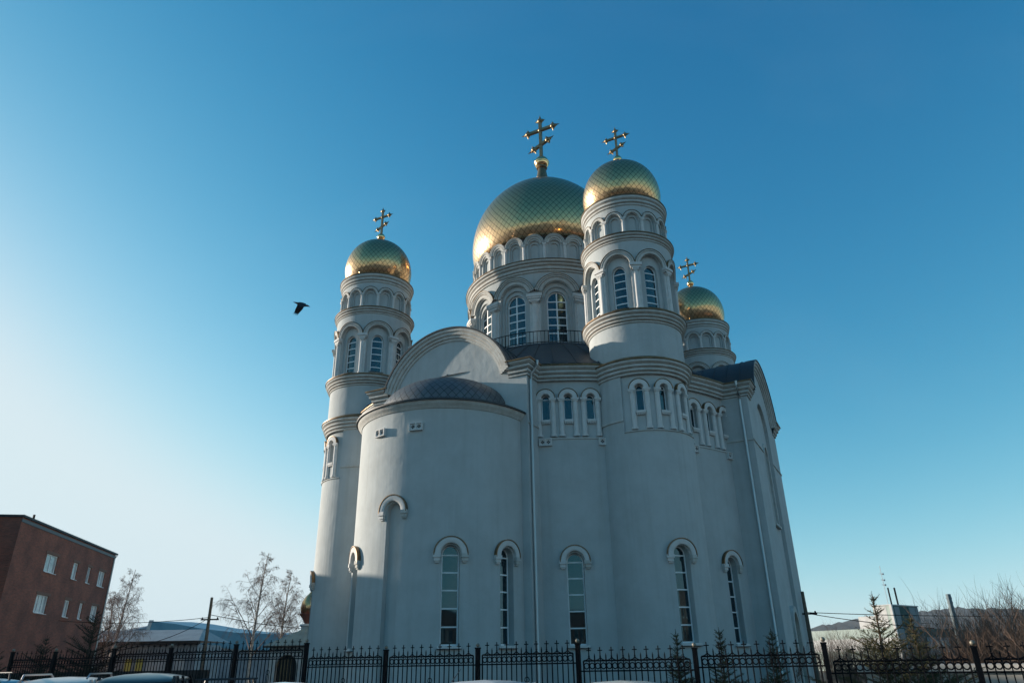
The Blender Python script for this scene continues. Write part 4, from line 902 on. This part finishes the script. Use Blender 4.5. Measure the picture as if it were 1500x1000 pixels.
def spruce(loc, H, R_, seed, label, mt, dens=1.0, ex=1.55):
    rnd = random.Random(seed); root = empty('young_spruce', loc); tag(root, label, 'tree', 'young spruces behind the fence')
    T = MB().m(SPB); T.tube([(0, 0, 0), (rnd.uniform(-.03, .03), 0, H*.5), (0, 0, H)], [.06*H/3, .035*H/3, .008], 6); T.build('trunk', root)
    N = MB().m(mt)
    def tuft(p, d, L):
        """one shoot: twig with short needle blades round it"""
        p = Vector(p); d = Vector(d).normalized(); n = max(3, int(L/.020*dens)); o1 = d.orthogonal().normalized()
        for k in range(n):
            c = p+d*(L*k/n); a = rnd.uniform(0, 2*pi); s = o1.copy(); s.rotate(Matrix.Rotation(a, 3, d)); e = (s*.9+d*.6).normalized()*rnd.uniform(.035, .07); w = d.cross(s)*.009
            N.add([c-w, c+w, c+e], [(0, 1, 2)])
        N.tube([p, p+d*L], [.007, .003], 3, False)
    z = .12*H; lev = 0
    while z < H*.97:
        t = z/H; rr_ = R_*1.15*(1-t)**ex*rnd.uniform(.6, 1.25)+.07; nb = max(4, int((13-8*t)*dens))
        for k in range(nb):
            if rnd.random() < .12+.35*t: continue
            a = 2*pi*k/nb+lev*1.3+rnd.uniform(-.25, .25); L = rr_*rnd.uniform(.5, 1.25); up = .10+.75*t+rnd.uniform(-.12, .18)
            d = Vector((cos(a), sin(a), up)).normalized(); p0 = Vector((0, 0, z)); m_ = max(2, int(L/.11))
            N.tube([p0, p0+d*L], [.012, .004], 3, False)
            for j in range(m_):
                q = p0+d*(L*(j+.6)/m_)
                for sg in (-1, 1):
                    sd = (d+sg*Vector((-sin(a), cos(a), 0))*.9+Vector((0, 0, rnd.uniform(-.1, .2)))).normalized(); tuft(q, sd, min(.30, L*.42*(1-.5*j/m_)+.05))
            tuft(p0+d*L*.85, d, .14)
        z += H*.042*rnd.uniform(.85, 1.15); lev += 1
    tuft((0, 0, H*.9), (0, 0, 1), H*.12); tuft((0, 0, H*.93), (.5, .1, 1), .14); tuft((0, 0, H*.93), (-.5, -.1, 1), .12)
    N.build('foliage', root, 180, smooth=False)
spruce((4.15, 20, 0), 2.62, .75, 11, 'small spruce behind the fence below the window of the right tower', NDL)
spruce((5.15, 19.5, 0), 2.62, .75, 12, 'small spruce with a thin pale top behind the fence post right of the tower window', NDL)
spruce((6.3, 19, 0), 2.60, .85, 13, 'small spruce with a round tip in front of the right drain pipe', NDL)
spruce((8.05, 17, 0), 3.22, 1.9, 14, 'tallest spruce in front of the pale green building', NDL, .8)
spruce((9.1, 17.6, 0), 2.78, 1.3, 15, 'spruce with a forked top right of the tallest one by the pale green building', NDL, .8)
spruce((-18.9, 34, 0), 4.5, 1.8, 16, 'big dark spruce in front of the corner of the brick house', NDK, .9, 1.05)
spruce((-20.6, 33.5, 0), 3.3, 1.5, 17, 'dark spruce left of the big one below the brick house', NDK, .9, 1.05)
spruce((-22.0, 32.5, 0), 2.85, 1.3, 18, 'second dark spruce from the left edge behind the fence', NDK, .9, 1.05)
spruce((-22.6, 31, 0), 2.75, 1.2, 19, 'dark spruce nearest the left edge behind the fence', NDK, .9, 1.05)
BSH = noisemat('brown_twigs', (.15, .10, .075), (.09, .065, .05), 2)
def bush(loc, H, R_, seed, label, n=105, group='bare brown bushes on the right'):
    rnd = random.Random(seed); B = MB().m(BSH)
    def grow(p, d, L, r, dep):
        pts = [Vector(p)]; dd = Vector(d)
        for i in range(3): dd = (dd+Vector((rnd.uniform(-.2, .2), rnd.uniform(-.2, .2), rnd.uniform(-.02, .14)))).normalized(); pts.append(pts[-1]+dd*L/3)
        B.tube(pts, [r, r*.8, r*.6, r*.3], 3, False)
        if dep: 
            for k in range(5 if dep > 1 else 4):
                i = rnd.choice((1, 1, 2, 2, 3)); a = rnd.uniform(0, 2*pi); grow(pts[i], (dd+Vector((cos(a)*.6, sin(a)*.6, rnd.uniform(-.1, .3)))).normalized(), L*rnd.uniform(.35, .6), r*.55, dep-1)
    for k in range(n):
        a = rnd.uniform(0, 2*pi); q = R_*sqrt(rnd.random())*.8; grow((q*cos(a), q*sin(a), 0), Vector((cos(a)*.32*rnd.random(), sin(a)*.32*rnd.random(), 1)).normalized(), H*rnd.uniform(.45, .75), .018, 2)
    tag(B.build('bare_bush', None, 60, loc=loc), label, 'bush', group)
bush((16.4, 27, 0), 2.7, 1.0, 31, 'bare bush in front of the green wing, leftmost of the tall thicket'); bush((17.0, 28, 0), 3.5, 2.0, 32, 'bare bush second from the left in the tall thicket at the right edge')
bush((18.8, 28.5, 0), 3.7, 2.2, 33, 'tall bare bush in the middle of the right thicket'); bush((21.2, 30, 0), 4.4, 2.3, 34, 'tallest bare bush reaching the right edge')
bush((17.6, 24.5, 0), 3.5, 1.8, 35, 'low bare bush directly behind the grey concrete wall'); bush((19.4, 31, 0), 3.9, 2.0, 38, 'bare bush standing deepest in the right thicket')
bush((15.9, 36, 0), 2.6, 1.6, 36, 'low brown bush left of the green building behind the big spruce', 40, 'brown bushes by the green building'); bush((18.0, 38, 0), 2.3, 1.8, 37, 'brown bush in front of the green stair tower', 40, 'brown bushes by the green building')
bush((21.2, 40, 0), 2.2, 1.8, 39, 'brown bush below the window of the green building', 40, 'brown bushes by the green building')
bush((14.6, 44, 0), 2.7, 1.4, 40, 'small brown bush beside the dark utility pole', 36, 'brown bushes by the green building')
for i, (x, y, h_, lb) in enumerate(((35.4, 60, 3.2, 'bare brush at the foot of the ribbed chimney'), (29.6, 75, 4.6, 'bare brush next to the dark utility pole below the hill'), (32.6, 76, 4.9, 'bare brush in front of the white band of the green building, left part'), (35.4, 75, 4.3, 'bare brush in front of the white band of the green building, middle'), (38.6, 77, 4.2, 'bare brush beside the sunlit corner of the green building'), (27.6, 72, 3.6, 'low bare brush hard against the church corner'))):
    bush((x, y, 0), h_, 3.2 if i else 1.6, 50+i, lb, 60, 'brown bushes by the green building')
# ------------------------------------------------------------------ crow
CR = mat('black_feathers', (.008, .008, .010), .55)
b = MB().m(CR)
body = [(-.34, 0, .02, .01, .005), (-.26, 0, .02, .05, .02), (-.14, 0, .01, .055, .05), (0, 0, 0, .075, .075), (.12, 0, .0, .065, .065), (.2, 0, .02, .04, .042), (.25, 0, .03, .042, .042), (.30, 0, .025, .022, .022), (.37, 0, .012, .004, .004)]
b.grid([[(x, y+a*cos(2*pi*k/10), z+c*sin(2*pi*k/10)) for k in range(10)] for x, y, z, a, c in body], True)
def wing_(sg, rows):
    """rows: (span, lead x, trail x, z)"""
    up = [[(lx, sg*s, z+.012), ((lx+tx)/2, sg*s, z+.02), (tx, sg*s, z)] for s, lx, tx, z in rows]; dn = [[(lx, sg*s, z-.008), ((lx+tx)/2, sg*s, z-.004), (tx, sg*s, z-.006)] for s, lx, tx, z in rows]
    b.grid(up if sg > 0 else [r[::-1] for r in up]); b.grid([r[::-1] for r in dn] if sg > 0 else dn)
    for i in range(5): # finger feathers
        s, lx, tx, z = rows[-1]; x = lx+(tx-lx)*(i+.3)/5; s2 = rows[-1][0]-rows[-2][0]; dz = rows[-1][3]-rows[-2][3]; k_ = (1.1-.12*abs(i-1.5))
        b.add([(x+.016, sg*s, z), (x-.022, sg*s, z), (x-.03-.012*i, sg*(s+s2*k_), z+dz*k_)], [(0, 1, 2), (2, 1, 0)])
wing_(1, [(.03, .12, -.14, .03), (.14, .15, -.13, .02), (.24, .14, -.13, -.06), (.31, .09, -.15, -.17), (.36, .03, -.15, -.28)])
wing_(-1, [(.03, .12, -.14, .03), (.14, .15, -.13, .04), (.25, .14, -.13, -.03), (.33, .09, -.15, -.13), (.38, .03, -.15, -.24)])
o = b.build('crow', None, 60, loc=(-8.7, 26, 15.55)); o.rotation_euler = (rad(8), rad(4), rad(30)); tag(o, 'black crow in flight with wings on the downstroke left of the towers', 'bird')
# ------------------------------------------------------------------ parked cars
TYRE = mat('tyre_rubber', (.015, .015, .015), .8); RIM = mat('wheel_rim', (.4, .4, .42), .3, .8); CGL = mat('car_glass', (.006, .008, .010), .05, spec=.35); BLKP = mat('black_plastic', (.02, .02, .02), .5); HLT = mat('lamp_lens', (.6, .6, .6), .1); RLT = mat('red_lens', (.3, .01, .01), .15)
def car(loc, heading, H, paint, label, L=4.4, Wd=1.8, rack=None, antenna=False, kind='suv'):
    root = empty('parked_car', loc, heading); tag(root, label, 'car', 'cars parked along the fence')
    hw = Wd/2; belt = H*.60; bonnet = H*.56
    # body: stations (x, half width, bottom, top, crown)
    st = [(-L/2, .78, .42, .62, .72), (-L/2+.06, .90, .30, .78, .88), (-L/2+.25, .97, .24, .92, 1.0), (-L*.3, 1, .22, 1, 1), (0, 1, .22, 1, 1), (L*.16, 1, .22, 1, 1), (L*.27, .99, .22, .97, .94), (L*.40, .95, .24, .88, .90), (L/2-.08, .86, .30, .72, .84), (L/2, .70, .40, .58, .62)]
    b = MB().m(paint); rows = []
    for x, w, zb, zt, cr in st:
        w *= hw; z1 = zt*belt; rows.append([(x, -w*.86, zb), (x, -w*.97, zb+.12), (x, -w, zb+(z1-zb)*.5), (x, -w*.975, z1-.06), (x, -w*.90, z1), (x, -w*.5, z1+.035), (x, 0, z1+.05), (x, w*.5, z1+.035), (x, w*.90, z1), (x, w*.975, z1-.06), (x, w, zb+(z1-zb)*.5), (x, w*.97, zb+.12), (x, w*.86, zb)])
    b.grid(rows); b.add(rows[0], [tuple(range(13))]); b.add(rows[-1], [tuple(reversed(range(13)))])
    body = b.build('body', root, 50)
    # greenhouse: glass block with painted roof and pillars
    xr0, xr1 = (-L*.40, L*.05) if kind == 'suv' else (-L*.34, L*.04); xb0, xb1 = (-L*.475, L*.22) if kind == 'suv' else (-L*.46, L*.23)
    zb, zt = belt-.03, H-.07; rw, bw = hw*.72, hw*.90
    N = 12; g = MB().m(CGL)
    def ringz(t): # t 0 belt .. 1 roof
        x0 = xb0+(xr0-xb0)*t; x1 = xb1+(xr1-xb1)*t; w = bw+(rw-bw)*t; z = zb+(zt-zb)*t; r_ = .16; P = []; zc = lambda x: z-t*.10*((x-(xr0+xr1)/2)/((xr1-xr0)/2))**2
        for (cx_, cy_, a0) in ((x1-r_*1.4, w-r_, 0), (x0+r_, w-r_, 90), (x0+r_, -w+r_, 180), (x1-r_*1.4, -w+r_, 270)):
            for k_ in range(4): a = rad(a0+30*k_); xx = cx_+(r_*1.4 if a0 in (0, 270) else r_)*cos(a); P.append((xx, cy_+r_*sin(a), zc(xx)))
        return P
    g.grid([ringz(t) for t in (0, .35, .7, 1)], True); g.build('windows', root, 50)
    rf = MB().m(paint); top = ringz(1); cxm = (xr0+xr1)/2
    def sc_(P, f, dz): return [(cxm+(x-cxm)*f, y*f, zt+dz-.10*f*f*((x-cxm)/((xr1-xr0)/2))**2) for x, y, _ in P]
    r0 = sc_(top, 1.012, -.03); r1 = sc_(top, 1.02, 0); rf.grid([r0, r1, sc_(top, .97, .022), sc_(top, .82, .04), sc_(top, .5, .052), sc_(top, .02, .056)], True); rf.build('roof', root, 60)
    def pillar(fx, wd_):
        for sg in (-1, 1):
            pl_ = MB().m(paint); x0 = xb0+(xb1-xb0)*fx; x1 = xr0+(xr1-xr0)*fx; o0, o1 = sg*(bw+.006), sg*(rw+.012)
            q = [(x0-wd_, o0, zb), (x0+wd_, o0, zb), (x1+wd_*.8, o1, zt), (x1-wd_*.8, o1, zt)]; q2 = [(a, y-sg*.04, c) for a, y, c in q]
            pl_.add(q+q2, [(0, 1, 2, 3), (3, 2, 1, 0), (0, 4, 5, 1), (3, 7, 6, 2), (1, 5, 6, 2), (0, 3, 7, 4)]); pl_.build('pillar', root, smooth=False)
    pillar(.91, .035); pillar(.52, .05); pillar(.27, .05); pillar(.12, .05)
    for sx in (-1, 1):
        for sy in (-1, 1):
            wx = sx*L*.29; wy = sy*(hw-.10); w_ = MB().m(TYRE)
            w_.tube([(wx, wy-.11, .33), (wx, wy-.09, .33), (wx, wy+.09, .33), (wx, wy+.11, .33)], [.29, .33, .33, .29], 20); wh = w_.build('wheel', root)
            w_ = MB().m(RIM); w_.tube([(wx, wy-.115, .33), (wx, wy+.115, .33)], .19, 14); w_.build('rim', wh)
    for sy in (-1, 1):
        w_ = MB().m(paint); y = sy*(hw+.09); w_.box(L*.13, L*.18, y-.08, y+.08, belt+.02, belt+.16); w_.build('wing_mirror', root)
        w_ = MB().m(HLT); w_.ball((L/2-.14, sy*hw*.66, belt*.70), .11, 8, 6); w_.build('headlight', root)
        w_ = MB().m(RLT); w_.box(-L/2-.01, -L/2+.1, sy*hw*.72-.1, sy*hw*.72+.1, belt*.68, belt*.92); w_.build('tail_light', root)
    if rack:
        rk = MB().m(BLKP if rack != 'rails' else RIM)
        if rack == 'rails':
            for sy in (-1, 1): rk.tube([(xr0+.15, sy*rw*.9, zt+.02), (xr0+.25, sy*rw*.92, zt+.10), (xr1-.25, sy*rw*.92, zt+.10), (xr1-.1, sy*rw*.9, zt+.02)], .02, 6)
        else:
            for x in (cxm-.45, cxm+.35):
                rk.tube([(x, -rw*.85, zt+.155), (x, rw*.85, zt+.155)], .018, 6)
                for sy in (-1, 1): rk.tube([(x, sy*rw*.78, zt-.05), (x, sy*rw*.72, zt+.155)], .025, 6)
        rk.build('roof_rack', root)
    if antenna: a_ = MB().m(BLKP); a_.tube([(xr1-.15, -.25, zt+.05), (xr1-.45, -.25, zt+.24)], [.012, .004], 5); a_.build('antenna', root)
    return root
def paint(name, c, rough=.25, metal=.0):
    m = mat(name, c, rough, metal); b_ = m.node_tree.nodes['Principled BSDF']; b_.inputs['Coat Weight'].default_value = .35; b_.inputs['Coat Roughness'].default_value = .06; return m
HD = atan2(-.90, -.43); HL_ = atan2(-.97, .22)
car((-11.9, 18.3, 0), HD+pi, 1.80, paint('teal_paint', (.16, .36, .46)), 'blue-green hatchback with a flat roof rack, leftmost in the row', rack='bars', kind='hatch')
car((-9.5, 17.0, 0), HL_+pi, 1.81, paint('silver_paint', (.50, .45, .42), .35), 'silver estate car with roof rails between the blue-green and the black car', rack='rails')
car((-7.4, 16.0, 0), HL_+pi, 1.86, paint('black_paint', (.008, .009, .011), .4), 'black SUV with dark windows in the parked row')
car((-5.75, 15.25, 0), HL_, 1.62, paint('grey_paint', (.20, .22, .24), .3, .5), 'grey car with a black crossbar roof rack in the parked row', rack='bars', kind='hatch')
car((-4.4, 14.6, 0), HL_, 1.66, paint('white_paint', (.72, .72, .72)), 'white car parked in front of the left tower of the church', kind='hatch')
car((-.85, 12.95, 0), HD, 1.67, paint('white_paint', (.72, .72, .72)), 'white car with a short roof antenna parked in front of the apse', antenna=True, kind='hatch')
car((1.35, 11.9, 0), HD, 1.65, paint('cream_paint', (.66, .63, .56)), 'cream car parked furthest right in the row', kind='hatch')
# ------------------------------------------------------------------ the street behind and beside the viewer (seen only in the glass, the gilding and as shade)
BRK2 = brickmat('brown_brick', (.17, .085, .06), (.12, .065, .048), (.13, .11, .10), 2.0)
bd2 = Vector((-1, .12)).normalized()
W2 = [(2+4*i, 4+4*i, 1.6+3.1*j, 3.2+3.1*j, 2) for i in range(20) for j in range(2)]
house('brick_apartment_block', (40, -34), bd2, 84, 12, 8.6, W2, BRK2, 'long brick apartment block across the street behind the viewer', 'building')
W4 = [(2+4*i, 4+4*i, 1.6+3.1*j, 3.2+3.1*j, 2) for i in range(14) for j in range(3)]
house('brown_brick_block', (98, 22), Vector((-.68, -.73)).normalized(), 60, 12, 11.5, W4, BRK2, 'brown brick block down the street to the right of the viewer', 'building')
sdir = Vector((.339, .941)); W3 = [(2+3.6*i, 3.8+3.6*i, 1.6+3.0*j, 3.1+3.0*j, 2) for i in range(8) for j in range(6)]
c0 = Vector((-67, 70))-sdir*24
house('apartment_block', c0, sdir, 32, 12, 19.2, W3, WHT, 'pale six storey block beyond the brick house on the sunny side', 'building')

# ------------------------------------------------------------------ the air
hz = MB(); hzm = bpy.data.materials.new('air'); hzm.use_nodes = True; n_ = hzm.node_tree.nodes; n_.remove(n_['Principled BSDF'])
vs = n_.new('ShaderNodeVolumePrincipled'); vs.inputs['Color'].default_value = (.75, .85, .95, 1); vs.inputs['Density'].default_value = .00012
hzm.node_tree.links.new(vs.outputs[0], n_['Material Output'].inputs['Volume'])
hz.m(hzm); hz.box(-3100, 3100, -3100, 3100, -1.1, 112); o = hz.build('haze', smooth=False); o['kind'] = 'stuff'
